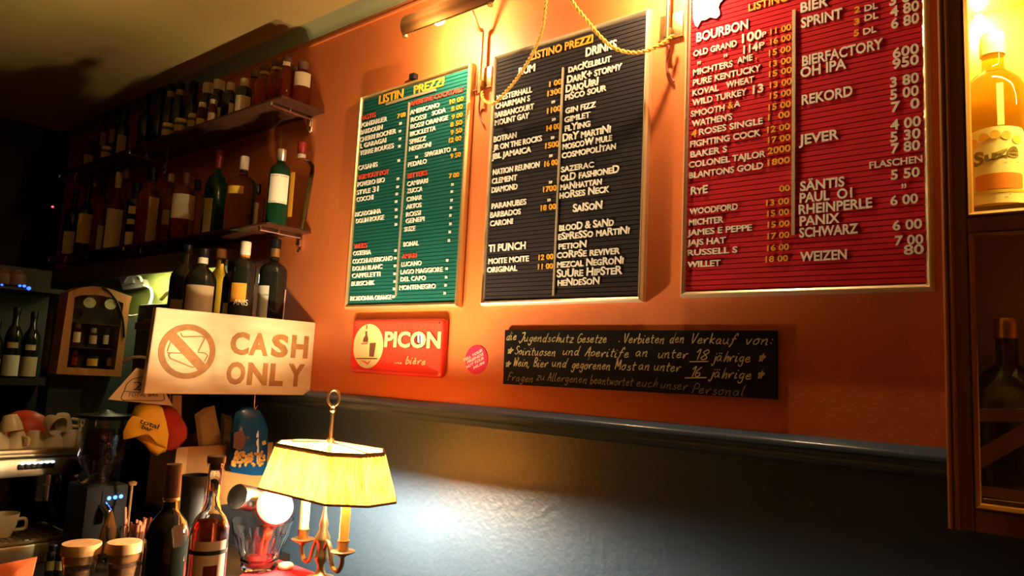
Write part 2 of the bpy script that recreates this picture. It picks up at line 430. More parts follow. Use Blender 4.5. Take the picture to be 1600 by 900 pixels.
# white furry paper cut-out in the top left corner of the red board
fur = [(1083, -50), (1083, 28), (1086, 39), (1090, 43), (1096, 32), (1103, 31), (1110, 27), (1113, 28), (1120, 29), (1125, 23), (1125, 18), (1123, 12), (1125, 5), (1131, -1), (1140, -20), (1135, -50)]
bm = nb(); slab(bm, [wallp(a, b, yf-.003) for a, b in fur], (0, -1, 0), .0012); cut = tR.p('paper_cutout', bm, WHITE, label='white furry paper cut-out', smooth=0)
bm = nb()
for a, b, c, d in ((1088, 8, 1090, 16), (1090, 14, 1091, 22), (1097, 8, 1098, 18), (1102, 5, 1101, 12), (1096, 20, 1093, 27), (1089, 30, 1087, 35), (1104, 18, 1103, 22), (1099, 2, 1104, 1)):
    bar(bm, wallp(a, b, yf-.0045), wallp(c, d, yf-.0045), (0, -1, 0), .0016, .0004)
tR.p('pencil_strokes', bm, PAPERT, parent=cut, smooth=0)

# --- black board
tK, yf = letter_board('black letter board of rums and drinks, between green and red boards', [(768.5, 88.5), (1016.5, 9.5), (1000, 469.5), (751, 478.5)], (ALU, FBLACK))
k1 = lambda x, y: (740+x/3.6, 10+y/3.6)
k2 = lambda x, y: (740+x/3.6, 240+y/3.6)
lines(tK, yf, k1, [
 ('LISTINO PREZZI', 325, 305, 672, 'o', 44), ('RUM', 255, 390, 347, 'w', 42), ('DRINKS', 632, 285, 805, 'w', 50), ('dacKelblut', 535, 375, 775, 'w', 40), ('DarK+ stormy', 527, 435, 835, 'w', 44),
 ('DaiqUirI', 520, 487, 702, 'w', 44), ('piSco sour', 517, 530, 748, 'w', 40), ('GIN FIZZ', 518, 605, 688), ('GIMLET', 513, 655, 657), ('flYing', 515, 705, 657, 'w', 40), ('DrY martiNi', 502, 762, 772, 'w', 44),
 ('moscoW mule', 502, 808, 780, 'w', 40), ('cosmopolItan', 498, 857, 802, 'w', 40), ('1 00', 427, 455, 497, 'o', 30), ('WESTERHALL', 130, 535, 330), ('1300', 417, 508, 497, 'o'), ('CHAIRMAN S', 125, 580, 318),
 ('"', 440, 552, 458, 'w', 26), ('BARBANCOURT', 120, 630, 340), ('1100', 415, 605, 492, 'o'), ('MOUNT GAY', 122, 672, 313), ('"', 443, 650, 462, 'w', 26), ('14 00', 412, 703, 487, 'o'), ('BOTRAN', 115, 765, 242),
 ('"', 437, 752, 455, 'w', 26), ('JR ON THE ROCKS', 113, 812, 385), ('1500', 405, 802, 482, 'o'), ('JBL JAMAICA', 105, 862, 325), ('"', 427, 854, 445, 'w', 26)], 31)
lines(tK, yf, k2, [
 ('16 00', 400, 75, 475, 'o'), ('NATION REUNION', 110, 122, 372), ('CLEMENT', 105, 172, 245), ('"', 425, 174, 443, 'w', 26), ('DIAMOND', 103, 222, 248), ('1700', 393, 218, 468, 'o'), ('"', 417, 274, 435, 'w', 26),
 ('PARANUBES', 103, 312, 298), ('18 00', 380, 322, 465, 'o'), ('BARBADOS', 95, 362, 267), ('CARONI', 95, 410, 222), ('TI PUNCH', 85, 555, 295, 'w', 42), ('MOITE MOITE', 85, 622, 313), ('12 00', 368, 600, 450, 'o'), ('ORIGINAL', 78, 670, 248), ('11 00', 365, 652, 448, 'o'),
 ('SAZERAC', 493, 107, 678), ('olD fashioneD', 492, 157, 820, 'w', 42), ('maNhattan', 490, 207, 722, 'w', 40), ('hoRses Neck', 485, 255, 765, 'w', 42), ('SaISoN', 560, 330, 725, 'w', 46), ('blooD & SaNd', 483, 437, 790, 'w', 42),
 ('eSpReSSo maRtiNi', 478, 487, 878, 'w', 42), ('petioN', 480, 540, 637, 'w', 40), ('coRpSe reviver', 470, 590, 825, 'w', 42), ('mezcal NegRoNi', 472, 643, 845, 'w', 42), ('SuUre HipSteR', 470, 697, 838, 'w', 46), ('heNdeSoN', 475, 745, 710, 'w', 42)], 31)
divider(tK, yf, k1(510, 345), k2(448, 800), .005)
# --- green board
tG, yf = letter_board('dark green letter board of aperitifs and bitters, leftmost of the three boards', [(559, 151), (731, 98.5), (718.5, 476), (540.3, 485.5)], (GOLD, FGREEN), fw=.0165)
g1 = lambda x, y: (530+x/2.25, 90+y/2.25)
lines(tG, yf, g1, [
 ('LISTIN', 140, 165, 225, 'o', 30), ('PREZZI', 263, 130, 368, 'o', 30), ('PASTIS', 78, 222, 128, 'r'), ('7 00', 205, 215, 233, 'o'), ('PONTARLIER', 78, 247, 168), ('"', 212, 240, 220), ('BARDOUIN', 75, 272, 152), ('CHERRI ROCHER', 72, 298, 200), ('"', 210, 267, 218),
 ('L GARAGAI', 75, 320, 165), ('"', 210, 294, 218), ('TERRE ROUGES', 73, 345, 192), ('"', 208, 320, 216), ('"', 206, 370, 214), ('CASANIS', 68, 397, 135), ('VERMOUT ROT', 67, 430, 175, 'r'), ('POVERO BIO', 65, 455, 160), ('"', 203, 434, 211),
 ('STYLE', 63, 483, 110), ('31', 118, 474, 138, 'w', 20), ('"', 202, 462, 210), ('COCCHI', 62, 508, 120), ('"', 199, 487, 207), ('"', 197, 514, 205), ('RICADONNA', 57, 560, 147), ('"', 197, 542, 205), ('DOLIN ROUGE', 60, 583, 158), ('"', 197, 567, 205), ('"', 196, 594, 204),
 ('WEISS', 52, 672, 98, 'r'), ('OSTERIA', 50, 697, 112), ('"', 195, 685, 203), ('COCCHI AMERICANO', 48, 725, 188), ('"', 194, 712, 202), ('DOLIN BLANC', 48, 750, 152), ('"', 193, 739, 201), ('CAPPELETTI', 46, 775, 145), ('"', 192, 767, 200),
 ('BURSCHIK', 44, 803, 125), ('"', 192, 794, 200), ('"', 190, 820, 198), ('RICADONNA ORANGE', 40, 855, 185), ('"', 188, 847, 196),
 ('APERITIVE COCKTAILS', 250, 172, 437, 'r'), ('AMERICANO', 250, 202, 353), ('10 00', 390, 165, 438, 'o'), ('ROSSI', 253, 228, 306), ('SODA', 327, 205, 375), ('8 00', 395, 190, 435, 'o'), ('ROSSI ORANGE', 252, 252, 383), ('9 00', 397, 218, 435, 'o'), ('BICICLETTA', 250, 278, 340), ('8 50', 392, 245, 433, 'o'),
 ('SPRIZZ', 248, 305, 305), ('9 50', 393, 272, 433, 'o'), ('NEGRONI', 247, 330, 323), ('12 00', 387, 300, 430, 'o'), ('"', 268, 358, 277), ('SPAGLIATO', 302, 350, 392), ('"', 403, 332, 412), ('PEDALO', 243, 385, 308), ('9 50', 392, 355, 428, 'o'), ('BITTERS', 242, 425, 310, 'r'), ('7 00', 387, 425, 422, 'o'),
 ('CAMPARI', 240, 453, 312), ('"', 395, 454, 403), ('ZUCCA', 240, 478, 293), ('"', 393, 479, 401), ('CYNAR', 238, 507, 292), ('"', 392, 509, 400), ('ARTOS', 237, 533, 290), ('"', 390, 535, 398), ('ROSSI', 236, 560, 287), ('"', 388, 562, 396), ('GENEPI', 235, 583, 300), ('"', 388, 592, 396), ('SUZE', 230, 612, 268), ('"', 386, 620, 394),
 ('BONAL', 227, 665, 280), ('"', 383, 650, 391), ('AMARI', 222, 707, 273, 'r'), ('LUCANO', 220, 735, 290), ('"', 377, 720, 385), ('LAGO MAGGIORE', 217, 762, 365), ('"', 375, 749, 383), ('DEL CAPO', 217, 787, 305), ('"', 373, 779, 381), ('MONTENEGRO', 213, 817, 340), ('"', 371, 807, 379), ('"', 368, 835, 376)], 16)
divider(tG, yf, g1(242, 160), g1(207, 838), .005)
bm = nb(); a = wallp(*g1(165, 164), yf); b = wallp(*g1(340, 120), yf); box(bm, a.x, b.x, yf-.003, yf, a.z-.004, a.z+.004); tG.p('underline_bar', bm, ALU)
bm = nb(); c = wallp(646, 121, -.012); box(bm, c.x-.012, c.x+.012, -.022, -.001, c.z-.008, c.z+.012, bev=.002); tG.p('hanging_tab', bm, BLACK)

# ================================================================== SIGNS ON THE WALL
# --- chalk notice, hand written
ST = {'a': '8,8 5,10 1,7 1,3 3,0 6,2 8,8 8,2 10,0', 'b': '1,20 1,0 5,0 8,4 6,9 1,7', 'c': '8,8 5,10 1,6 2,1 5,0 8,2', 'd': '8,8 4,10 1,5 3,0 7,3 9,20 8,2 10,0', 'e': '1,5 7,6 6,10 2,8 1,3 4,0 9,2', '\u00e8': '1,5 7,6 6,10 2,8 1,3 4,0 9,2|2,16 5,13', 'f': '0,-6 3,0 5,16 8,20 9,16|1,9 8,10',
 'g': '8,8 4,10 1,5 3,1 7,4 8,10 7,-6 3,-8 1,-5', 'h': '1,0 3,20 2,0 5,9 8,9 8,0', 'i': '1,10 1,0 4,1|2,14 2,15', 'j': '4,10 4,-5 1,-8 0,-5|4,14 4,15', 'k': '1,20 1,0|8,10 2,5 8,0', 'l': '1,20 1,2 4,0', 'm': '0,0 1,10 1,0 4,10 5,0 8,10 9,0', 'n': '0,10 1,0 1,5 5,10 7,8 7,0 9,0',
 'o': '5,10 1,6 2,0 6,0 8,5 5,10 9,9', 'p': '1,9 0,-8 1,4 4,10 8,7 6,1 1,2', 'r': '0,9 2,0 3,6 6,10 8,9', 's': '7,9 3,9 3,6 7,4 6,0 1,1', 't': '3,17 3,2 6,0|0,10 7,11', 'u': '0,10 1,2 4,0 7,4 8,10 8,2 10,0', 'v': '0,10 3,0 7,10', 'w': '0,10 2,0 5,8 7,0 10,10', 'y': '0,10 3,2|8,10 2,-8', 'z': '1,10 8,10 1,0 8,0', '\u00e4': '8,8 5,10 1,7 1,3 3,0 6,2 8,8 8,2 10,0|3,14 3,15|7,14 7,15',
 'J': '2,19 9,20 7,2 3,-4 0,0', 'G': '9,18 4,20 0,10 3,0 9,3 9,9 5,9', 'V': '0,20 4,0 9,20', 'A': '0,0 5,20 8,0|2,8 8,9', 'W': '0,20 2,0 5,14 8,0 10,20', 'B': '1,0 1,20 7,17 6,12 1,10 8,7 7,1 1,0', 'M': '0,0 1,20 5,6 9,20 10,0', 'F': '1,0 2,20 9,20|1,11 7,11', 'Z': '1,20 9,20 0,0 9,0', 'P': '1,0 1,20 8,18 8,11 1,9', 'S': '8,18 4,20 1,15 8,7 5,0 0,3', 'D': '1,0 1,20 7,17 9,9 6,1 1,0', 'K': '1,20 1,0|9,20 2,10 9,0',
 '1': '0,14 4,20 4,0', '8': '5,10 1,15 5,20 8,15 5,10 1,4 5,0 9,4 5,10', '6': '8,20 2,12 1,4 4,0 8,3 7,8 2,7', ',': '2,1 0,-4', '.': '1,0 2,1', ':': '2,8 2,9|2,1 2,2', '*': '5,16 7,2 0,11 10,11 2,2 5,16|5,13 5,5|3,9 7,9'}
def handwriting(bm, text, P, u, v, n, width, xh, th):
    rnd = random.Random(len(text)*7+int(width*1000)); segs = []; x = 0
    for ch in text:
        if ch == ' ': x += 8; continue
        g = ST.get(ch, ST['n']); mx = 0; jy = rnd.uniform(-.8, .8); jt = rnd.uniform(-.08, .08)
        for stroke in g.split('|'):
            pts = []
            for q in stroke.split():
                a, b = [float(k) for k in q.split(',')]; mx = max(mx, a); pts.append((x+a+b*(.28+jt), b+jy))
            segs.append(pts)
        x += mx+3
    P, u, v, n = [Vector(q) for q in (P, u, v, n)]
    for pts in segs:
        Q = spline([P+u*(a/x*width)+v*(b/10*xh) for a, b in pts], 3) if len(pts) > 2 else [P+u*(a/x*width)+v*(b/10*xh) for a, b in pts]
        for a, b in zip(Q, Q[1:]):
            if (b-a).length > 1e-5: bar(bm, a, b+(b-a).normalized()*th*.4, n, th, .0004)
c = [wallp(*q, -.012) for q in ((789, 515.5), (1213, 516.5), (1213, 624), (786, 600))]
t = Thing('chalk_notice', 'long narrow blackboard with handwritten youth protection notice above the dado', 'sign', (c[3].x+.4, 0, c[3].z))
bm = nb(); slab(bm, [q for q in c], (0, 1, 0), .011); t.p('board', bm, CHALKB, smooth=0)
cc = lambda x, y: (780+x/3.556, 500+y/3.556)
pl = lambda a, b: wallp(a, b, -.0125)
def chalkline(segs, m_, xh, th):
    for txt, x, y, x1 in segs:
        bm = nb(); P = pl(*cc(x, y)); Q = pl(*cc(x1, y))
        handwriting(bm, txt, P, (1, 0, 0), (0, 0, 1), (0, -1, 0), Q.x-P.x, xh, th)
        t.p('handwritten_star' if txt == '*' else 'handwritten_word', bm, m_, smooth=0)
XH = .0115
chalkline([('die', 38, 110, 98), ('Jugendschutz', 112, 118, 415), ('Gesetze', 432, 124, 600), ('.', 662, 122, 672), ('Verbieten', 690, 126, 920), ('den', 945, 126, 1030), ('Verkauf', 1062, 128, 1320), ('von:', 1368, 134, 1520)], CHALK, XH, .0023)
chalkline([('*', 42, 190, 78), ('Spirituosen', 86, 192, 315), ('und', 350, 192, 448), ('Aperitife', 476, 200, 725), ('an', 755, 198, 828), ('unter', 880, 208, 1050), ('18', 1085, 220, 1160), ('j\u00e4hrige', 1185, 228, 1400), ('*', 1436, 236, 1478)], CHALK, XH, .0023)
chalkline([('*', 32, 262, 66), ('Wein,', 78, 255, 170), ('Bier', 190, 258, 272), ('und', 292, 258, 376), ('gegorenen', 402, 266, 620), ('Most', 644, 274, 760), ('an', 772, 276, 838), ('unter', 858, 280, 1010), ('16', 1060, 312, 1120), ('j\u00e4hrige', 1170, 318, 1405), ('*', 1430, 330, 1472)], CHALK, XH, .0023)
chalkline([('Fragen', 45, 336, 190), ('zu', 205, 332, 256), ('Allergenen', 268, 338, 490), ('beantwortet', 505, 352, 745), ('euch', 760, 366, 880), ('unser', 895, 380, 1048), ('Personal', 1070, 404, 1365)], CHALKG, XH*.95, .0019)
for a, b in (((1058, 232), (1162, 230)), ((1030, 322), (1152, 320))):
    bm = nb(); bar(bm, pl(*cc(*a)), pl(*cc(*b)), (0, -1, 0), .0022, .0004); t.p('underline', bm, CHALK, smooth=0)

# --- red tin sign
q = [wallp(*a, -.02) for a in ((551, 499.5), (696, 496), (690.5, 589), (546, 583.5))]
x0, x1, z0, z1 = (q[0].x+q[3].x)/2, (q[1].x+q[2].x)/2, (q[2].z+q[3].z)/2, (q[0].z+q[1].z)/2
t = Thing('tin_sign', 'red tin advertising sign with cream oval, below the green letter board', 'sign', ((x0+x1)/2, 0, z0))
bm = nb()
def rrect(x0, x1, z0, z1, r, y, k=6):
    out = []
    for cx, cz, a0 in ((x1-r, z1-r, 0), (x0+r, z1-r, PI/2), (x0+r, z0+r, PI), (x1-r, z0+r, 1.5*PI)):
        for i in range(k+1):
            a = a0+i*PI/2/k; out.append(Vector((cx+r*math.cos(a), y, cz+r*math.sin(a))))
    return out
R = [rrect(x0+i, x1-i, z0+i, z1-i, .018-i*.5, y) for i, y in ((0, -.004), (0, -.012), (.002, -.019), (.006, -.022), (.010, -.021), (.013, -.018))]
V = [[bm.verts.new(p) for p in r] for r in R]
for a, b in zip(V, V[1:]):
    for i in range(len(a)): bm.faces.new((a[i], a[(i+1) % len(a)], b[(i+1) % len(a)], b[i]))
bm.faces.new(V[0]); bm.faces.new(V[-1])
t.p('plate', bm, REDTIN, smooth=50)
pp = lambda x, y: (540+x/6.925, 480+y/6.925)
pl = lambda a, b: wallp(a, b, -.0185)
O = pl(*pp(243, 420)); ru = abs(pl(*pp(405, 420)).x-pl(*pp(82, 420)).x)/2; rv = (pl(*pp(245, 182)).z-pl(*pp(245, 662)).z)/2
bm = nb(); disc(bm, O, (1, 0, 0), (0, 0, 1), (0, -1, 0), ru, rv, .0006); oval = t.p('oval_panel', bm, SIGNCREAM, smooth=0)
def shape(pts, m_, nm, par=None, y=-.0193, th=.0005):
    bm = nb(); slab(bm, [wallp(*pp(a, b), y) for a, b in pts], (0, -1, 0), th); return t.p(nm, bm, m_, parent=par, smooth=0)
shape([(165, 545), (185, 390), (240, 385), (228, 545)], SIGNCREAM, 'printed_bottle', oval, -.0196)
shape([(187, 375), (195, 335), (215, 305), (213, 262), (235, 258), (233, 300), (245, 335), (242, 378)], mat('printed brown', (.14, .05, .02), .4), 'printed_bottle_neck', oval, -.0196)
shape([(222, 235), (224, 195), (238, 192), (235, 235)], LRED, 'printed_bottle_top', oval, -.0196)
shape([(262, 390), (330, 385), (305, 538), (255, 535)], mat('printed brown', (.14, .05, .02), .4), 'printed_glass', oval, -.0196)
shape([(110, 552), (342, 552), (342, 562), (110, 560)], INK, 'printed_table', oval, -.0196)
shape([(170, 390), (240, 385), (240, 397), (170, 402)], LRED, 'printed_band', oval, -.0199)
shape([(150, 572), (205, 580), (235, 600), (278, 570), (250, 612), (232, 622), (205, 600)], LRED, 'printed_ribbon', oval, -.0196)
SD = .0022
for dx, dz, y, m_, nm in ((SD, -SD, -.0187, INK, 'letter_shadow'), (0, 0, -.0197, SIGNCREAM, 'lettering')):
    bm = px_text('PICON', pl, (1, 0, 0), pp(420, 432), pp(1028, 432)[0], 170/6.925, (0, -1, 0), th=.0008, off=.035)
    bmesh.ops.translate(bm, verts=bm.verts, vec=(dx, y+.0185, dz)); t.p(nm, bm, m_, smooth=0)
shape([(778, 300), (798, 285), (798, 392), (778, 375)], WHITE, 'printed_stripe', None, -.0203); shape([(812, 285), (832, 300), (832, 375), (812, 392)], WHITE, 'printed_stripe', None, -.0203)
shape([(760, 345), (775, 290), (800, 275), (840, 300), (845, 350), (825, 395), (790, 402), (768, 380)], INK, 'letter_counter', None, -.0199)
bm = nb(); P = pl(*pp(648, 610)); handwriting(bm, 'bi\u00e8re', P, (1, 0, 0), (0, 0, 1), (0, -1, 0), pl(*pp(868, 610)).x-P.x, .0115, .0035)
P = pl(*pp(525, 608)); handwriting(bm, 'une', P, (1, 0, 0), (0, 0, 1), (0, -1, 0), pl(*pp(612, 608)).x-P.x, .004, .002)
t.p('script_lettering', bm, SIGNCREAM, smooth=0)
for a, b in ((115, 190), (1022, 170)):
    bm = nb(); disc(bm, pl(*pp(a, b)), (1, 0, 0), (0, 0, 1), (0, -1, 0), .0032, .0032, .003, 12); t.p('screw', bm, TIN)

# --- round magenta sticker
o = wallp(744.5, 562, -.001)
t = Thing('round_sticker', 'round magenta sticker with slanted white words, right of the red tin sign', 'sticker', o)
bm = nb(); disc(bm, o, (1, 0, 0), (0, 0, 1), (0, -1, 0), .047*.92, .046*.92, .0008); t.p('disc', bm, PINK, smooth=0)
sp = lambda x, y: (715+x/13.85, 530+y/13.85)
for txt, a, b in (('TELL YOUR', (125, 495), (545, 260)), ('FRIENDS', (210, 535), (560, 345)), ('NOT YOUR', (192, 640), (572, 430)), ('MUM', (345, 655), (580, 530))):
    P, Q = wallp(*sp(*a), -.002), wallp(*sp(*b), -.002); u = (Q-P); W = u.length; u.normalize(); v = Vector((-u.z*.25, 0, 1)).normalized()
    bm = text_bm(txt, P, u, v, (0, -1, 0), W, .0085, th=.0004, off=.03); t.p('lettering', bm, LABELP, smooth=0)

# ================================================================== PICTURE LAMPS AND FLEXES
def picture_lamp(label, px, hx0, hx1, bulbx, hy, hz, zp):
    t = Thing('picture_lamp', label, 'lamp', (px, 0, zp), 'picture lamps over the boards')
    bm = nb(); box(bm, px-.032, px+.032, -.006, 0, zp-.033, zp+.033, bev=.002); box(bm, px-.034, px+.034, -.010, 0, zp-.036, zp-.032); t.p('wall_plate', bm, BRASS)
    bm = nb(); xm = px
    tube(bm, spline([(px, -.022, zp-.055), (px, -.022, zp+.02), (px, -.022, zp+.14), (px, -.04, hz+.0), (xm, -.08, hz+.045), (xm, hy, hz+.048)], 6), .006, 10)
    box(bm, px-.01, px+.01, -.026, -.002, zp-.035, zp-.015); t.p('arm', bm, BRASS)
    bm = nb(); n = 9; Rr = .045; a = []; b = []
    for i in range(n+1):
        an = math.radians(55+i*170/n); a.append((hy+Rr*math.cos(an), hz+Rr*.95*math.sin(an)))
    for th in (0, .002):
        pass
    V0 = [bm.verts.new((hx0, y, z)) for y, z in a]; V1 = [bm.verts.new((hx1, y, z)) for y, z in a]
    for i in range(n): bm.faces.new((V0[i], V0[i+1], V1[i+1], V1[i]))
    bm.faces.new(V0); bm.faces.new(V1)
    bmesh.ops.solidify(bm, geom=bm.faces[:], thickness=.0015)
    t.p('hood', bm, HOODM, smooth=40)
    bm = nb(); tube(bm, [(hx0, hy-.032, hz-.031), (hx1, hy-.032, hz-.031)], .0025, 8); lathe(bm, [(0, -.008), (.008, -.004), (.008, .004), (0, .008)], (hx0+.012, hy-.032, hz-.036), 10); lathe(bm, [(0, -.008), (.008, -.004), (.008, .004), (0, .008)], (hx1-.012, hy-.032, hz-.036), 10)
    t.p('rim_rod', bm, CAPGOLD)
    bm = nb(); tube(bm, [(bulbx-.018, hy+.004, hz-.006), (bulbx-.009, hy+.004, hz-.006), (bulbx+.009, hy+.004, hz-.006), (bulbx+.018, hy+.004, hz-.006)], [.004, .0085, .0085, .004], 12)
    t.p('bulb', bm, mat('picture lamp filament', (1, .9, .7), .5, emit=(1, .70, .40), power=PICTURE_LAMP))
    return t
p1 = wallp(757, 123); p2 = wallp(1050, 42)
picture_lamp('brass picture lamp with bronze hood, its arm left of the black board', p1.x, wallp(626, 52, -.19).x, wallp(768, 6, -.19).x, wallp(720, 22, -.15).x-.09, -.15, wallp(697, 30, -.182).z+.031, p1.z)
picture_lamp('brass picture lamp with its arm between the black and red boards', p2.x, p2.x-.18, p2.x+.18, p2.x+.02, -.15, wallp(697, 30, -.182).z+.031, p2.z)
def twisted(pts, label, loc_):
    t = Thing('twisted_flex', label, 'cable', loc_, 'twisted lamp flexes'); S = spline(pts, 22); L = 0; tot = []
    for i, p in enumerate(S):
        if i: L += (p-S[i-1]).length
        tot.append(L)
    dense = []
    n = int(L/.003)
    j = 0
    for i in range(n+1):
        s = L*i/n
        while j < len(S)-2 and tot[j+1] < s: j += 1
        k = (s-tot[j])/max(1e-9, tot[j+1]-tot[j]); dense.append((S[j].lerp(S[j+1], k), s))
    for ph in (0, PI):
        q = []
        for i, (p, s) in enumerate(dense):
            tan = (dense[min(i+1, n)][0]-dense[max(i-1, 0)][0]).normalized(); a = tan.cross(Vector((0, 1, 0))).normalized(); b = tan.cross(a)
            an = 2*PI*s/.026+ph; q.append(p+(a*math.cos(an)+b*math.sin(an))*.0028)
        t.p('strand', tube(nb(), q, .0027, 6), ROPE)
    return t
W = wallp
twisted([W(862, -70, -.20), W(853, 0, -.18), W(847, 45, -.15), W(833, 82, -.11), W(808, 122, -.075), W(788, 146, -.06), W(770, 162, -.055), W(756, 156, -.04), W(753, 144, -.03)], 'yellow twisted flex hanging across the left side of the black board', W(757, 140, -.03))
twisted([W(850, -80, -.24), W(893, 0, -.20), W(912, 26, -.17), W(936, 55, -.13), W(958, 74, -.10), W(985, 82, -.08), W(1012, 79, -.07), W(1035, 68, -.05), W(1052, 55, -.03)], 'orange twisted flex swagged from above to the right edge of the black board', W(1052, 52, -.03))
for pp_, lab in ((p1, 'short dark red flex below the left picture lamp plate'), (p2, 'short dark red flex below the picture lamp between black and red boards')):
    bm = nb(); x, z = pp_.x, pp_.z
    tube(bm, spline([(x, -.022, z-.054), (x+.004, -.02, z-.07), (x-.008, -.008, z-.09), (x-.006, -.006, z-.12), (x+.012, -.006, z-.15)], 6), .003, 8)
    single('flex_cable', bm, FLEX, lab, 'cable', (x, -.01, z-.1), 'short lamp flexes')

# ================================================================== BACK BAR SHELVES
zT = W(508.9, 173.9).z; zB = W(487.8, 361.7).z
def glass_shelf(label, z, x0, x1, dep, railx):
    t = Thing('glass_shelf', label, 'shelf', ((x0+x1)/2, 0, z), 'glass shelves on the orange wall')
    bm = nb(); box(bm, x0, x1, -dep, -.004, z-.008, z, bev=.0015); t.p('glass_pane', bm, mat('smoked shelf glass', (.16, .06, .03), .05, trans=.55, ior=1.2))
    for x in railx:
        bm = nb(); tube(bm, [(x, -.002, z-.022), (x, -dep+.01, z-.022)], .0045, 8); tube(bm, [(x, -.006, z-.07), (x, -.006, z-.012)], .006, 8)
        lathe(bm, [(0, -.016), (.009, -.012), (.009, .010), (0, .014)], (x, -.014, z-.04), 12); lathe(bm, [(0, -.008), (.006, -.004), (.006, .004), (0, .008)], (x, -.012, z-.072), 10)
        lathe(bm, [(0, -.014), (.006, -.01), (.006, .008), (0, .012)], (x, -dep+.01, z-.012), 10); lathe(bm, [(0, -.014), (.006, -.01), (.006, .008), (0, .012)], (x, -dep*.55, z-.012), 10)
        t.p('bracket', bm, CHROME)
glass_shelf('upper glass shelf near the ceiling, full of bottles', zT, -4.45, W(508.9, 173.9).x, .19, (-4.3, -3.45, W(497, 185).x-.03))
glass_shelf('lower glass shelf full of bottles, under the upper one', zB, -4.45, W(487.8, 361.7).x, .19, (-4.3, -3.4, W(480, 372).x-.03))

STY = {
 'wine': [(.93, 0), (1, .012), (1, .56), (.94, .62), (.72, .69), ('n', .76), ('n', .93)],
 'bordeaux': [(.93, 0), (1, .012), (1, .62), (.97, .66), (.8, .70), ('n', .75), ('n', .93)],
 'gin': [(.92, 0), (1, .012), (1, .66), (.97, .72), (.8, .77), ('n', .81), ('n', .88)],
 'square': [(.9, 0), (1, .015), (1, .60), (.95, .66), (.6, .72), ('n', .75), ('n', .86)],
 'slim': [(.92, 0), (1, .01), (1, .52), (.92, .6), ('n', .74), ('n', .92)],
 'flask': [(.62, 0), (.66, .02), (.9, .45), (1, .66), (.98, .73), (.7, .79), ('n', .82), ('n', .9)]}
def bottle(label, x, y, z0, H, R, sty='gin', glass=GLASSA, cap=BLACK, rn=.013, labels=((.2, .55, PAPER),), seal=None, group='bottles on the lower glass shelf', seg=20, name='bottle', capw=1.15):
    t = Thing(name, label, 'bottle', (x, y, z0), group)
    rn = min(rn, R*.6); prof = [((rn if r == 'n' else r*R), h*H) for r, h in STY[sty]]; top = prof[-1][1]
    sy = .62 if sty == 'flask' else 1
    bm = nb(); lathe(bm, prof, (x, y, z0), seg, 1, sy) if sty != 'flask' else lathe(bm, prof, (x, y, z0), seg, 1, sy, M=Matrix.Rotation(math.radians(0), 4, 'Z'))
    t.p('glass_body', bm, glass, smooth=50)
    bm = nb(); rc = rn*capw; lathe(bm, [(rc*.98, top-.012), (rc, top-.010), (rc, H-.003), (rc*.9, H)], (x, y, z0), 16); t.p('cap', bm, cap)
    if seal:
        bm = nb(); lathe(bm, [(rn*1.06, H*.80), (rn*1.06, top-.013)], (x, y, z0), 16); t.p('neck_label', bm, seal)
    face = math.atan2(CAM.y-y, CAM.x-x)
    for lab in labels:
        f0, f1, m_ = lab[:3]; wd = lab[3] if len(lab) > 3 else 1.9; off = lab[4] if len(lab) > 4 else 0
        bm = nb(); k = 12; Rl = R*1.012; V0 = []; V1 = []
        for i in range(k+1):
            a = face+off-wd/2+wd*i/k
            if sty == 'flask':
                a2 = a-math.radians(0)
                e = Vector((math.cos(a2)*Rl*.93, math.sin(a2)*Rl*.93*sy, 0)); e = Matrix.Rotation(math.radians(0), 3, 'Z') @ e
                V0.append(bm.verts.new((x+e.x, y+e.y, z0+f0*H))); V1.append(bm.verts.new((x+e.x*1.04, y+e.y*1.04, z0+f1*H)))
            else:
                V0.append(bm.verts.new((x+Rl*math.cos(a), y+Rl*math.sin(a), z0+f0*H))); V1.append(bm.verts.new((x+Rl*math.cos(a), y+Rl*math.sin(a), z0+f1*H)))
        for i in range(k): bm.faces.new((V0[i], V0[i+1], V1[i+1], V1[i]))
        t.p('paper_label', bm, m_)
    return t
def on_shelf(px, py, wpx, y, z0, label, sty, glass, cap, **kw):
    P = W(px, py, y); d = proj(P)[2]; R = max(.016, wpx*d/F/2)
    return bottle(label, P.x, y, z0, P.z-z0, R, sty, glass, cap, **kw)
LO = 'bottles on the lower glass shelf'
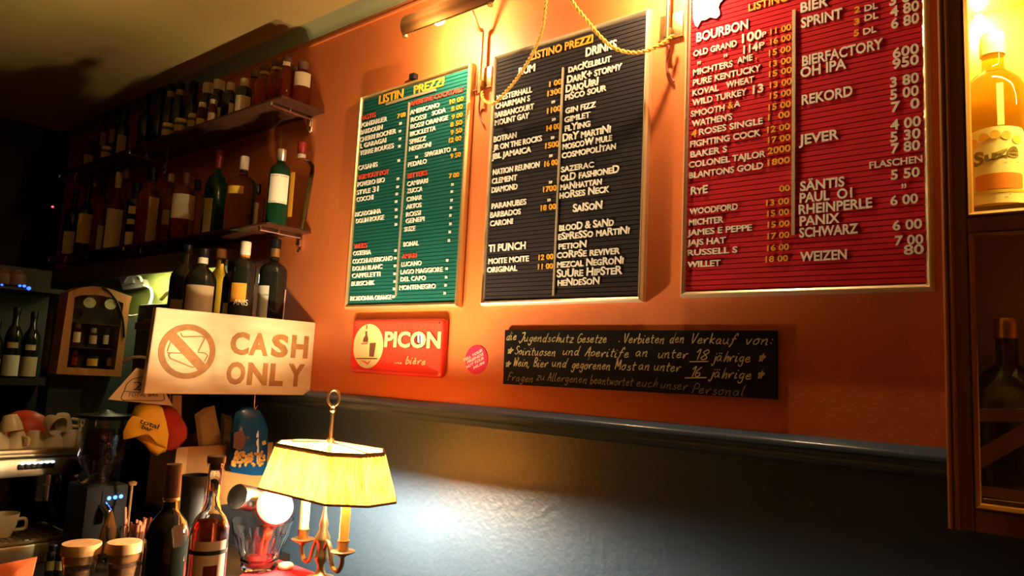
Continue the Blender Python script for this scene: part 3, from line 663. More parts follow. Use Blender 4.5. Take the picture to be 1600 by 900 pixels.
for a in [
 (473, 223, 56, -.05, 'wide clear flask with red cap, at the right end of the lower shelf', 'flask', GLASSW, CAPRED, dict(labels=((.12, .62, LABELO, .35, -.75),), seal=PAPER, rn=.015)),
 (441, 234, 32, -.145, 'green gin bottle with silver screw cap and white label, at the lower shelf corner', 'gin', GLASSG, CAPSILVER, dict(labels=((.26, .64, PAPER, 2.0), (.27, .285, INK, 2.01), (.61, .625, INK, 2.01)), rn=.0145)),
 (403, 288, 26, -.035, 'short bottle with black cap and white strip label, left of the green gin bottle', 'gin', GLASSW, BLACK, dict(labels=((.05, .62, PAPER, 1.2, -.3),))),
 (383, 245, 44, -.12, 'clear gin bottle with black neck and pale cap on the lower shelf', 'square', GLASSW, CAPWHITE, dict(labels=((.47, .57, LABELY, 1.2, -.5),), seal=BLACK, rn=.015)),
 (344, 236, 34, -.07, 'tall dark green bottle with red neck, left of the black-necked gin bottle', 'wine', GLASSG, CAPRED, dict(labels=((.05, .44, PAPERT, .8, -.6),), seal=CAPRED)),
 (310, 281, 24, -.045, 'clear bottle with square black cap, behind the wide cream label on the lower shelf', 'gin', GLASSW, BLACK, dict(labels=())),
 (292, 271, 36, -.13, 'stout bottle with rust cap and wide torn cream label on the lower shelf', 'gin', GLASSA, CAPBROWN, dict(labels=((.30, .66, PAPER, 2.2),))),
 (269, 272, 18, -.06, 'slim tan bottle standing behind the stout cream-labelled one', 'slim', GLASSA, CAPWHITE, dict(labels=((.3, .5, PAPERT),))),
 (240, 262, 36, -.125, 'big brown bottle with large black stopper and tall tan label', 'square', GLASSA, BLACK, dict(labels=((.04, .60, PAPERT, .8, .35),), rn=.02, capw=1.1)),
 (216, 287, 24, -.14, 'bottle with black cap and black and white letter label on the lower shelf', 'gin', GLASSD, BLACK, dict(labels=((.02, .22, PAPER, 1.9), (.34, .42, PAPER, 1.9), (.5, .62, PAPER, .9, -.4)), rn=.018)),
 (198, 265, 16, -.06, 'slim pale-capped bottle behind the white-labelled one on the lower shelf', 'slim', GLASSA, CAPWHITE, dict(labels=())),
 (187, 270, 26, -.125, 'bottle with double white cap and tall cream label on the lower shelf', 'slim', GLASSA, CAPWHITE, dict(labels=((.03, .52, PAPER, 1.9),), rn=.014, seal=CAPWHITE)),
 (163, 287, 22, -.10, 'bottle with small black cap and narrow cream label on the lower shelf', 'gin', GLASSA, BLACK, dict(labels=((.03, .40, PAPER, .9, .3),))),
 (150, 279, 14, -.05, 'thin bottle with gold top behind the yellow-labelled one', 'slim', GLASSA, CAPGOLD, dict(labels=())),
 (140, 291, 24, -.14, 'dark bottle with bright yellow label, second from the shelf left end', 'wine', GLASSD, BLACK, dict(labels=((.16, .58, LABELY, 1.8),))),
 (120, 296, 24, -.14, 'dark bottle with pale label low down, at the left end of the lower shelf', 'wine', GLASSD, BLACK, dict(labels=((.03, .36, PAPER, 1.9),)))]:
    on_shelf(a[0], a[1], a[2], a[3], zB, a[4], a[5], a[6], a[7], group=LO, **a[8])
HI = 'bottles on the upper glass shelf'
for a in [
 (475, 98, 29, -.075, 'amber bottle with tan label at the right end of the upper shelf', 'gin', GLASSR, CAPBROWN, dict(labels=((.42, .72, PAPERT, 1.9),), rn=.019)),
 (463, 104, 20, -.035, 'brown-capped bottle half behind the tan-labelled one at the upper shelf end', 'wine', GLASSR, CAPBROWN, dict(labels=(), rn=.02)),
 (449, 90, 23, -.12, 'tall dark bottle with brown stopper, third from the upper shelf right end', 'bordeaux', GLASSR, CAPBROWN, dict(labels=((.78, .86, PAPERT, 1),), rn=.018)),
 (434, 96, 26, -.12, 'tall dark bottle with pale neck label, fourth from the upper shelf right end', 'bordeaux', GLASSR, CAPBROWN, dict(labels=(), seal=PAPERT, rn=.018)),
 (415, 103, 26, -.12, 'brown bottle with wide brown stopper, fifth from the upper shelf right end', 'bordeaux', GLASSA, CAPBROWN, dict(labels=(), seal=PAPERT, rn=.018)),
 (399, 110, 18, -.06, 'thin brown bottle with dark stopper, sixth from the upper shelf right end', 'slim', GLASSA, CAPBROWN, dict(labels=(), rn=.016)),
 (383, 124, 26, -.13, 'dark bottle with white-topped cap and round cream label on the upper shelf', 'gin', GLASSD, CAPWHITE, dict(labels=((.12, .52, PAPER, 1.9),), rn=.015)),
 (361, 130, 22, -.11, 'dark bottle with small pale cap, left of the round cream label on the upper shelf', 'gin', GLASSD, CAPWHITE, dict(labels=((.15, .5, PAPER, 1.0, .5),), rn=.014)),
 (343, 126, 26, -.09, 'black bottle with big cream stopper, nearer the right of the two cream stoppers', 'square', GLASSD, CAPWHITE, dict(labels=((.1, .45, PAPER, .8, .5),), rn=.02)),
 (326, 131, 24, -.07, 'black bottle with big cream stopper, left one of the two cream stoppers', 'square', GLASSD, CAPWHITE, dict(labels=(), rn=.02)),
 (334, 156, 15, -.165, 'small red bottle with pale cap in the front row of the upper shelf', 'slim', GLASSR, CAPWHITE, dict(labels=((.05, .4, PAPERT),), rn=.014)),
 (317, 161, 16, -.165, 'small red bottle with flat cream cap, left of its twin in the front row', 'slim', GLASSR, CAPWHITE, dict(labels=((.05, .3, PAPERT),), rn=.014)),
 (304, 128, 20, -.06, 'dark square-capped bottle left of the cream stoppers on the upper shelf', 'square', GLASSD, BLACK, dict(labels=(), rn=.016)),
 (283, 130, 18, -.09, 'black-capped bottle with pale neck label, right one of the black-capped pair', 'wine', GLASSD, BLACK, dict(labels=(), seal=PAPERT, rn=.017)),
 (269, 133, 18, -.09, 'black-capped bottle with pale neck label, left one of the black-capped pair', 'wine', GLASSD, BLACK, dict(labels=(), seal=PAPERT, rn=.017)),
 (254, 138, 18, -.07, 'black bottle with dull cap, left of the black-capped pair', 'wine', GLASSD, BLACK, dict(labels=(), rn=.016)),
 (232, 150, 20, -.08, 'dark bottle above the stacked pale jars on the upper shelf', 'bordeaux', GLASSD, BLACK, dict(labels=(), rn=.015)),
 (196, 168, 20, -.11, 'dark square-capped bottle with tall cream label towards the shelf left end', 'square', GLASSD, BLACK, dict(labels=((.04, .46, PAPERT, 1.3),), rn=.02)),
 (181, 160, 15, -.05, 'slim reddish bottle beside the cream-labelled bottle on the upper shelf', 'slim', GLASSR, CAPBROWN, dict(labels=((.4, .6, PAPERT, 1),))),
 (167, 166, 15, -.05, 'slim reddish bottle, second from the left end of the upper shelf', 'slim', GLASSR, CAPBROWN, dict(labels=((.4, .6, PAPERT, 1),))),
 (143, 208, 18, -.12, 'short red bottle at the left end of the upper shelf', 'gin', GLASSR, CAPRED, dict(labels=((.05, .4, PAPERT, 1.4),)))]:
    on_shelf(a[0], a[1], a[2], a[3], zT, a[4], a[5], a[6], a[7], group=HI, **a[8])
for i, (px, wp, lab) in enumerate(((302, 16, 'pale-lidded small glass jar nearest the red bottles on the upper shelf'), (283, 18, 'pale-lidded small glass jar in the middle of the jar row'), (264, 18, 'pale-lidded small glass jar, leftmost of the jar row'), (168, 14, 'small round pale-lidded jar by the upper shelf left end'))):
    P = W(px, 190 if i < 3 else 217, -.155); d = proj(P)[2]; R = wp*d/F/2
    t = Thing('glass_jar', lab, 'jar', (P.x, -.155, zT), 'small jars on the upper shelf')
    bm = nb(); lathe(bm, [(R*.9, 0), (R, .005), (R, .05), (R*.85, .058)], (P.x, -.155, zT), 18); t.p('glass_body', bm, DGREEN)
    bm = nb(); lathe(bm, [(R*.95, .055), (R*.98, .057), (R*.98, .07), (R*.9, .073)], (P.x, -.155, zT), 18); t.p('lid', bm, CAPWHITE)
    bm = nb(); lathe(bm, [(R*1.01, .015), (R*1.01, .042)], (P.x, -.155, zT), 18); t.p('paper_label', bm, PAPERT)

# --- wooden sign shelf standing out from the wall, with the big bottles on it
ZS = 1.705
bm = nb(); box(bm, -2.58, -2.195, -.45, -.001, ZS-.025, ZS, bev=.003); box(bm, -2.262, -2.195, -.565, -.44, ZS-.025, ZS, bev=.003)
single('wooden_shelf', bm, WOODD, 'dark wooden shelf board behind the cash only sign, holding tall bottles', 'shelf', (-2.4, -.3, ZS-.025))
SB = 'tall bottles behind the cash only sign'
for px, py, wp, x, lab, sty, gl, cp, kw in [
 (432, 374, 42, -2.31, 'tall dark bottle with gold foil neck, nearest the orange wall', 'bordeaux', GLASSD, BLACK, dict(labels=((.02, .47, PAPER, 1.1, -.75), (.36, .38, INK, 1.12, -.75), (.0, .45, LABELP, .25, 1.25)), seal=CAPGOLD, rn=.0165)),
 (385, 378, 37, -2.27, 'dark bottle with banded white and orange cap and an orange label', 'gin', GLASSD, CAPWHITE, dict(labels=((.28, .50, LABELO, 1.3, -.3), (.0, .25, INK, 2.2)), seal=LABELO, rn=.0155)),
 (366, 407, 28, -2.36, 'shorter dark bottle with square black cap behind the orange-labelled one', 'gin', GLASSD, BLACK, dict(labels=((.05, .35, PAPER, 1.6),), rn=.018)),
 (347, 390, 32, -2.50, 'clear corked bottle between the two dark bottle groups', 'wine', GLASSA, CORK, dict(labels=(), rn=.016)),
 (319, 389, 46, -2.31, 'dark bottle with black cap, cream neck seal and wide tan label', 'wine', GLASSD, BLACK, dict(labels=((.1, .5, PAPERT, 2.0),), seal=PAPER, rn=.0155)),
 (294, 383, 42, -2.47, 'dark green wine bottle with long neck, leftmost behind the cash only sign', 'wine', GLASSD, BLACK, dict(labels=((.05, .3, PAPERT, 1.8),), rn=.015))]:
    P = onx(px, py, x); d = proj(P)[2]; bt = bottle(lab, P.x, P.y, ZS, P.z-ZS, wp*d/F/2, sty, gl, cp, group=SB, **kw)
    if 'orange label' in lab and 'banded' in lab:
        f = (CAM-P); f.z = 0; f.normalize(); u = Vector((-f.y, f.x, 0)); R_ = wp*d/F/2
        bm = text_bm('ANIS', Vector((P.x, P.y, ZS+.245*(P.z-ZS)))+f*(R_*1.03)-u*R_*.55, u, (0, 0, 1), f, R_*1.1, .02, th=.0005, off=.0); bt.p('lettering', bm, PAPER, smooth=0)

# --- CASH ONLY sign
XS = -2.165
yl0, yr = -.571, -.012
t = Thing('cash_only_sign', 'pale wooden board carved with CASH ONLY and a crossed-out card', 'sign', (XS, -.3, 1.48))
c = [onx(*q, XS) for q in ((245, 480), (501, 505), (485.5, 617.5), (225, 615))]
for q in c: q.y = min(q.y, -.001)
bm = nb(); slab(bm, c, (-1, 0, 0), .024); bmesh.ops.bevel(bm, geom=bm.edges[:], offset=.0015, segments=2, affect='EDGES'); t.p('board', bm, PALEWOOD, smooth=30)
cp = lambda x, y: (220+x/5, 460+y/5)
pl = lambda a, b: onx(a, b, XS+.0002)
def cash(body, xs, ys, h):
    for ch, (x, x1), y in zip(body, xs, ys):
        bm = px_text(ch, pl, (0, 1, 0), cp(x, y), cp(x1, y)[0], h/5, (1, 0, 0), th=.0012, off=.045); t.p('carved_letter', bm, CARVED, smooth=0)
cash('CASH', [(692, 838), (838, 990), (1012, 1145), (1168, 1300)], [468, 475, 488, 495], 180)
cash('ONLY', [(660, 808), (825, 980), (1000, 1105), (1140, 1270)], [702, 708, 715, 718], 178)
O = pl(*cp(366, 447)); ru = (pl(*cp(588, 447)).y-pl(*cp(140, 447)).y)/2; rv = (pl(*cp(366, 232)).z-pl(*cp(366, 660)).z)/2
bm = nb(); ring2d(bm, O, (0, 1, 0), (0, 0, 1), (1, 0, 0), .79, 1, .0012, 56, ru, rv)
bar(bm, pl(*cp(235, 315)), pl(*cp(480, 575)), (1, 0, 0), .03, .0014); t.p('carved_ban_ring', bm, CARVED, smooth=0)
bm = nb()
for a, b in (((325, 332), (480, 328)), ((480, 328), (498, 345)), ((498, 345), (448, 445)), ((235, 365), (205, 445)), ((205, 455), (380, 462)), ((445, 452), (500, 458)), ((500, 458), (522, 478)), ((522, 478), (495, 525)), ((215, 470), (230, 500)), ((230, 500), (400, 570)), ((400, 570), (440, 560)), ((215, 470), (235, 455)), ((310, 300), (325, 332))):
    bar(bm, pl(*cp(*a)), pl(*cp(*b)), (1, 0, 0), .0035, .0012)
t.p('carved_card', bm, CARVED, smooth=0)

# --- triangular card
q = [onx(*a, -2.20) for a in ((213, 575), (240, 580), (270, 634), (169, 624))]
t = Thing('paper_card', 'trapezoid paper card with a handwritten 2 and TOTAL BAR, behind the cash sign', 'card', (q[3].x, q[3].y, q[3].z))
bm = nb(); slab(bm, q, (-1, 0, 0), .002); t.p('card', bm, PAPERT, smooth=0)
tp = lambda x, y: (170+x/4.5, 560+y/4.5); pl = lambda a, b: onx(a, b, -2.1995)
bm = px_text('2', pl, (0, 1, 0), tp(168, 222), tp(232, 220)[0], 58/4.5, (1, 0, 0), th=.0004, off=-.01); t.p('lettering', bm, INK, smooth=0)
bm = px_text('TOTAL BAR', pl, (0, 1, 0), tp(135, 268), tp(345, 285)[0], 24/4.5, (1, 0, 0), th=.0004, off=.0, shear=.25); t.p('lettering', bm, INK, smooth=0)
bm = nb(); L_ = [pl(*tp(*a)) for a in ((105, 232), (385, 248), (392, 290), (370, 298), (100, 295), (85, 280))]
for a, b in zip(L_, L_[1:]+L_[:1]): bar(bm, a, b, (1, 0, 0), .0022, .0004)
L_ = [pl(*tp(*a)) for a in ((108, 230), (125, 180), (165, 145), (240, 130))]
for a, b in zip(L_, L_[1:]): bar(bm, a, b, (1, 0, 0), .0022, .0004)
t.p('drawn_outline', bm, INK, smooth=0)

# --- caps hanging from the shelf
def hook(t, P, top):
    bm = nb(); tube(bm, spline([(P.x, P.y, top), (P.x, P.y, P.z+.012), (P.x+.004, P.y+.006, P.z), (P.x+.004, P.y+.012, P.z+.006)], 5), .0018, 8); t.p('hook', bm, BRASS)
ax = lambda l, x: [onx(a, b, x) for a, b in l]
P = onx(232, 634, -2.225)
t = Thing('cotton_hat', 'yellow cotton hat with printed words, hanging under the cash only sign', 'hat', P)
bm = nb(); puffy(bm, ax([(212, 634), (225, 628), (240, 627), (252, 634), (258, 655), (263, 680), (259, 706), (245, 711), (234, 700), (222, 692), (205, 678), (200, 660), (207, 645)], -2.225), (1, 0, 0), .035, 7, .004); t.p('crown', bm, YELLOW, smooth=70)
bm = nb(); puffy(bm, ax([(207, 650), (222, 652), (245, 664), (258, 682), (261, 700), (250, 700), (236, 686), (215, 680), (193, 687), (192, 676), (200, 658)], -2.20), (1, 0, 0), .016, 5, .003); t.p('brim', bm, YELLOW, smooth=70)
bm = nb(); puffy(bm, ax([(258, 702), (246, 713), (234, 706), (222, 690), (228, 686), (240, 692), (252, 698)], -2.205), (1, 0, 0), .014, 4, .002); t.p('strap', bm, YELLOW, smooth=70)
hp = lambda x, y: (170+x/4.5, 560+y/4.5)
P1, P2 = onx(*hp(212, 452), -2.182), onx(*hp(345, 498), -2.182); u = (P2-P1).normalized(); v = Vector((0, -u.z, u.y)).normalized()
bm = text_bm('total', P1, u, v, (1, 0, 0), (P2-P1).length, .014, th=.0006, off=.02, caps=False); pr = t.p('print', bm, INK, smooth=0)
P1, P2 = onx(*hp(228, 492), -2.182), onx(*hp(300, 518), -2.182)
bm = text_bm('bar', P1, u, v, (1, 0, 0), (P2-P1).length, .012, th=.0006, off=.02, caps=False); t.p('print', bm, INK, smooth=0)
hook(t, onx(235, 630, -2.225), ZS-.02)
P = onx(262, 640, -2.27)
t = Thing('cotton_hat', 'dark red cotton hat hanging right behind the yellow one', 'hat', P)
bm = nb(); puffy(bm, ax([(240, 640), (262, 632), (276, 640), (288, 660), (293, 676), (286, 692), (268, 706), (254, 700), (245, 670)], -2.27), (1, 0, 0), .03, 6, .004); t.p('crown', bm, REDCLOTH, smooth=70)
bm = nb(); puffy(bm, ax([(258, 668), (282, 652), (293, 668), (292, 684), (276, 702), (260, 704)], -2.245), (1, 0, 0), .014, 5, .003); t.p('brim', bm, REDCLOTH, smooth=70)
hook(t, onx(264, 634, -2.27), ZS-.02)
# --- wooden upright strip by the hats
a = onx(277, 620, -2.29); b = onx(283, 655, -2.29)
bm = nb(); slab(bm, ax([(270, 618), (284, 618), (283, 690), (268, 690)], -2.32), (-1, 0, 0), .02); single('hanging_plank', bm, mat('tan slat wood', (.50, .27, .08), .6, var=.3, vscale=9), 'tan wooden plank hanging between hats and shelf corner', 'slat', onx(277, 690, -2.32))

# --- back counter and what stands on it
ZBK = .925
bm = nb(); box(bm, -3.42, -2.2, -1.3, -.002, ZBK-.04, ZBK, bev=.003); box(bm, -3.40, -2.24, -1.28, -.002, 0, ZBK-.04); single('back_counter', bm, COUNTER, 'black back counter under the coffee machine along the wall', 'counter', (-2.8, -.6, 0))
# cardboard box
y0, y1 = onx(285, 700, -2.26).y, onx(421, 760, -2.26).y; zt = onx(300, 698, -2.26).z
ZBX = onx(400, 782, -2.26).z
bm = nb(); box(bm, -2.50, -2.255, y0-.02, y1+.01, ZBK, ZBX, bev=.004); box(bm, -2.255, -2.249, y0+.0, y1-.01, ZBK+.02, ZBX-.02, bev=.002); single('drawer_unit', bm, BLACK, 'low black drawer unit on the back counter under the cardboard box', 'drawer unit', (-2.38, (y0+y1)/2, ZBK))
t = Thing('cardboard_box', 'open brown cardboard box holding paper bags, below the cash only sign', 'box', (-2.36, (y0+y1)/2, ZBX))
bm = nb(); d = .004
box(bm, -2.26-d, -2.26, y0, y1, ZBX, zt); box(bm, -2.47, -2.47+d, y0, y1, ZBX, zt+.02); box(bm, -2.47+d, -2.26-d, y0, y0+d, ZBX, zt); box(bm, -2.47+d, -2.26-d, y1-d, y1, ZBX, zt); box(bm, -2.47+d, -2.26-d, y0+d, y1-d, ZBX, ZBX+d); t.p('carton', bm, KRAFT, smooth=0)
bm = nb(); box(bm, -2.262, -2.2575, y0-.02, y0+.018, ZBX, zt, bev=.001); t.p('corner_strip', bm, mat('tan slat wood', (.50, .27, .08), .6, var=.3, vscale=9))
for k, (pts, x, lab) in enumerate(((((304, 648), (318, 638), (335, 633), (342, 668), (351, 712), (312, 712)), -2.33, 'crumpled brown paper bag standing in the cardboard box'), (((346, 646), (362, 650), (356, 712), (344, 712)), -2.37, 'narrow folded paper bag right of the crumpled one in the box'))):
    bm = nb(); P = ax(pts, x); low = min(p.z for p in P)
    if low < zt-.2: pass
    puffy(bm, P, (1, 0, 0), .018, 5, .005); single('paper_bag', bm, PAPERT, lab, 'paper bag', P[-1], 'paper bags in the cardboard box', smooth=25)
# nut bag
XN = -2.205
P = onx(392, 650, XN)
t = Thing('snack_bag', 'blue foil bag of peanuts hanging on a hook by the cash only sign', 'snack bag', P)
ol = [(392, 636), (404, 640), (413, 652), (419, 668), (418, 700), (417, 728), (411, 743), (395, 743), (362, 738), (357, 727), (360, 700), (362, 670), (368, 645), (380, 636)]
bm = nb(); puffy(bm, ax(ol, XN), (1, 0, 0), .026, 7, .003); t.p('pouch', bm, BLUEFOIL, smooth=60)
bm = nb(); rnd = random.Random(3)
for i in range(90):
    px, py = rnd.uniform(363, 413), rnd.uniform(700, 728)
    if py < 702+abs(px-395)*.12: continue
    c = onx(px, py, XN+.028)
    lathe(bm, [(0, -.006), (.0045, -.003), (.005, .002), (0, .006)], c, 7, M=Matrix.Rotation(rnd.uniform(-1.5, 1.5), 4, 'X') @ Matrix.Diagonal((.5, 1, 1.1, 1)))
o_ = t.p('printed_peanuts', bm, NUT, smooth=60); o_['kind'] = 'stuff'
bm = nb(); puffy(bm, ax([(366, 676), (380, 672), (392, 678), (391, 694), (382, 704), (364, 700)], XN+.022), (1, 0, 0), .003, 4); t.p('printed_bowl', bm, CAPBROWN)
bm = nb(); puffy(bm, ax([(406, 690), (415, 688), (416, 694), (408, 697)], XN+.024), (1, 0, 0), .002, 3); t.p('printed_badge', bm, LABELY)
bm = nb(); puffy(bm, ax([(400, 672), (404, 672), (405, 720), (401, 722)], XN+.025), (1, 0, 0), .002, 3); t.p('printed_stripe', bm, WHITE)
hook(t, onx(397, 636, XN), ZS-.02)

# --- espresso machine
XM = -2.6; yR = onx(132, 709, XM).y; yLf = yR-.62; zt = onx(60, 712, XM).z; zpb = onx(60, 742, XM).z
t = Thing('espresso_machine', 'steel espresso machine with lit buttons at the left edge', 'coffee machine', (XM-.2, (yR+yLf)/2, ZBK))
bm = nb(); box(bm, XM-.42, XM-.01, yLf, yR, zpb-.005, zt-.006, bev=.006); box(bm, XM-.015, XM, yLf, yR, zpb, zt-.008, bev=.003); t.p('upper_housing', bm, STEEL)
bm = nb(); box(bm, XM-.43, XM+.005, yLf-.005, yR+.004, zt-.002, zt+.008, bev=.003); box(bm, XM-.43, XM+.003, yLf-.005, yR+.004, zt+.008, zt+.020, bev=.002); t.p('cup_tray', bm, STEEL)
bm = nb(); box(bm, XM-.42, XM-.18, yLf, yR-.01, ZBK+.09, zpb-.004); box(bm, XM-.18, XM-.02, yR-.03, yR-.005, ZBK+.09, zpb-.004); t.p('back_panel', bm, BLACK)
bm = nb(); box(bm, XM-.42, XM+.06, yLf, yR-.005, ZBK+.015, ZBK+.075, bev=.005); t.p('base', bm, STEEL)
bm = nb(); box(bm, XM-.17, XM+.05, yLf+.02, yR-.03, ZBK+.078, ZBK+.086)
for i in range(30): box(bm, XM-.16, XM+.045, yLf+.03+i*.018, yLf+.04+i*.018, ZBK+.086, ZBK+.089)
t.p('drip_tray', bm, STEEL)
for i, (px, py) in enumerate(((33, 727), (43, 726.5), (52.5, 726), (62, 725.3), (71.5, 724.6), (80, 724))):
    P = onx(px, py, XM)
    bm = nb(); box(bm, XM-.001, XM+.006, P.y-.0085, P.y+.0085, P.z-.014, P.z+.003, bev=.002); bt = t.p('button', bm, BLACK)
    bm = nb(); lathe(bm, [(0, -.002), (.006, -.001), (.006, .001), (0, .002)], (XM+.008, P.y+.001, P.z+.006), 12, M=Matrix.Rotation(PI/2, 4, 'Y') @ Matrix.Diagonal((.6, 1, 1, 1)))
    t.p('button_light', bm, mat('white button light', (.9, .95, 1), .5, emit=(.75, .88, 1), power=5.0), parent=bt)
P = onx(112, 729, XM); bm = nb(); lathe(bm, [(.023, 0), (.025, .004), (.024, .03), (.018, .034)], P, 24, M=Matrix.Rotation(PI/2, 4, 'Y')); t.p('steam_knob', bm, BLACK)
bm = nb(); P = onx(72, 775, XM-.06)
lathe(bm, [(.035, 0), (.035, .05), (.04, .055), (.04, .09)], (P.x, P.y, P.z-.01), 24); t.p('group_head', bm, CHROME)
bm = nb(); lathe(bm, [(.033, -.03), (.036, -.025), (.036, 0)], (P.x, P.y, P.z-.01), 24); tube(bm, [(P.x+.03, P.y, P.z-.02), (P.x+.15, P.y-.02, P.z-.035)], [.008, .014], 10); t.p('portafilter', bm, BLACK)
bm = nb(); P = onx(100, 745, XM+.03); tube(bm, spline([(XM-.02, P.y, zpb+.005), (XM+.02, P.y, zpb-.03), (XM+.03, P.y-.01, zpb-.12), (XM+.04, P.y-.03, ZBK+.12)], 6), .008, 10); t.p('steam_wand', bm, BLACK)
for sx in (XM-.36, XM):
    for sy in (yLf+.06, yR-.06):
        bm = nb(); lathe(bm, [(.018, 0), (.02, .016)], (sx, sy, ZBK), 14); t.p('foot', bm, BLACK)
# cups
def cup(label, P, R, H, rot, tilt, m_, group='cups on the espresso machine', spin=0):
    t = Thing('espresso_cup', label, 'cup', P, group)
    M = Matrix.Rotation(spin, 4, 'Z') @ Matrix.Rotation(tilt, 4, rot)
    bm = nb(); lathe(bm, [(.0, 0), (R*.55, 0), (R*.62, H*.08), (R*.9, H*.55), (R, H), (R*.93, H), (R*.82, H*.55), (R*.5, H*.12), (0, H*.1)], P, 22, M=M); t.p('bowl', bm, m_, smooth=60)
    bm = nb(); pts = [Vector((R*.85, 0, H*.75)), Vector((R*1.45, 0, H*.78)), Vector((R*1.5, 0, H*.4)), Vector((R*.78, 0, H*.3))]
    tube(bm, [Vector(P)+(M @ q) for q in spline(pts, 5)], .005, 8); t.p('handle', bm, m_)
zc = zt+.021
def cpos(px, dx, z): 
    P = onx(px, 700, XM+dx); return Vector((XM+dx, P.y, z))
CUPS = [(108, -.05, 0, 'X', PI, .7, 'upturned cream cup at the right end of the cup tray'), (80, -.05, 0, 'X', PI, 2.2, 'upturned cream cup, second from the right end of the cup tray'), (52, -.06, 0, 'X', PI, 3.6, 'upturned cream cup, third from the right end of the cup tray'), (24, -.06, 0, 'X', PI, .4, 'upturned cream cup in front of the red bowl'), (-4, -.06, 0, 'X', PI, 2.8, 'upturned cream cup at the far left of the cup tray'),
        (92, -.055, .052, 'X', PI+.25, 1.2, 'cream cup lying tilted on the two right cups'), (69, -.06, .054, 'Y', PI*.62, .4, 'cream cup on its side on top of the pile'), (9, -.06, .052, 'X', PI-.2, 2.4, 'cream cup tilted on the left pile of cups')]
for px, dx, dz, ro, ti, spn, lab in CUPS:
    P = cpos(px, dx, zc+dz); H, R = .052, .032
    if abs(ti-PI) < .5: P.z += H
    else: P.z += .032
    cup(lab, P, R, H, ro, ti, PORCELAIN, spin=spn)
P = cpos(33, -.25, zc); bm = nb(); lathe(bm, [(.075, 0), (.078, .004), (.075, .05), (.055, .085), (.025, .10), (0, .104)], P, 28); single('plastic_bowl', bm, mat('red orange plastic', (.62, .06, .01), .45), 'upturned red orange bowl behind the cups on the machine', 'bowl', P, smooth=60)
P = onx(2, 836, XM-.03); P.z = ZBK+.09; cup('cream cup with large handle standing on the drip tray', P, .042, .07, 'X', 0, PORCELAIN, 'cup on the drip tray', spin=.9)

# --- coffee grinder
gx, gy = -2.43, onx(162, 680, -2.43).y; G = lambda px, py: onx(px, py, gx+.06)
t = Thing('coffee_grinder', 'black coffee grinder with bean hopper and blue lit display', 'coffee grinder', (gx, gy, ZBK))
zl = onx(160, 650, gx).z; zh0 = onx(160, 672, gx).z; zh1 = onx(160, 720, gx).z; zn = onx(160, 745, gx).z
bm = nb(); lathe(bm, [(.076, zl-.008), (.080, zl-.004), (.078, zl+.004), (.03, zl+.010), (.012, zl+.018), (0, zl+.02)], (gx, gy, 0), 32); t.p('hopper_lid', bm, BLACK)
bm = nb(); lathe(bm, [(.034, zn-.005), (.034, zn), (.066, zh1+.01), (.071, zh0), (.072, zl-.008), (.069, zl-.008), (.068, zh0), (.063, zh1+.012), (.031, zn), (.031, zn-.005)], (gx, gy, 0), 32); t.p('hopper', bm, GLASSC, smooth=50)
bm = nb(); lathe(bm, [(.030, zn), (.062, zh1+.013), (.067, zh0-.002), (.03, zh0+.006), (0, zh0+.004)], (gx, gy, 0), 28); t.p('coffee_beans', bm, mat('coffee beans', (.045, .018, .008), .4, var=.6, vscale=90, bump=1, bscale=120))
bm = nb(); lathe(bm, [(.05, zn-.02), (.055, zn-.012), (.04, zn-.004)], (gx, gy, 0), 28); t.p('collar', bm, CHROME)
bm = nb(); box(bm, gx-.09, gx+.06, gy-.055, gy+.07, ZBK+.02, zn-.018, bev=.012); box(bm, gx-.1, gx+.10, gy-.06, gy+.075, ZBK, ZBK+.025, bev=.005); t.p('body', bm, BLACKM)
bm = nb(); P = G(180, 777); box(bm, gx+.059, gx+.064, P.y-.04, P.y+.03, P.z-.025, P.z+.022, bev=.002); disp = t.p('display', bm, BLACKM)
for dx in (-9.5, 0, 9):
    bm = nb(); P = onx(180+dx, 777-dx*.15, gx+.066); lathe(bm, [(0, -.001), (.0058, -.0005), (.0058, .001), (0, .0014)], P, 12, M=Matrix.Rotation(PI/2, 4, 'Y')); t.p('display_digit', bm, mat('blue display light', (.1, .3, 1), .5, emit=(.03, .14, 1), power=9), parent=disp)
bm = nb(); tube(bm, [(gx+.05, gy, zn-.075), (gx+.095, gy, zn-.095), (gx+.1, gy, zn-.12)], [.016, .013, .012], 12); t.p('spout', bm, CHROME)
# stirrer with wooden knob beside it
P = onx(203, 790, -2.3); bm = nb(); tube(bm, [(P.x, P.y, ZBK), (P.x, P.y, onx(207, 757, -2.3).z)], .004, 8); lathe(bm, [(0, -.008), (.012, -.006), (.014, .002), (.008, .006), (0, .007)], (P.x, P.y, onx(207, 755, -2.3).z), 14)
single('bar_stirrer', bm, KRAFT, 'thin bar stirrer with round wooden knob right of the blue display', 'stirrer', (P.x, P.y, ZBK))

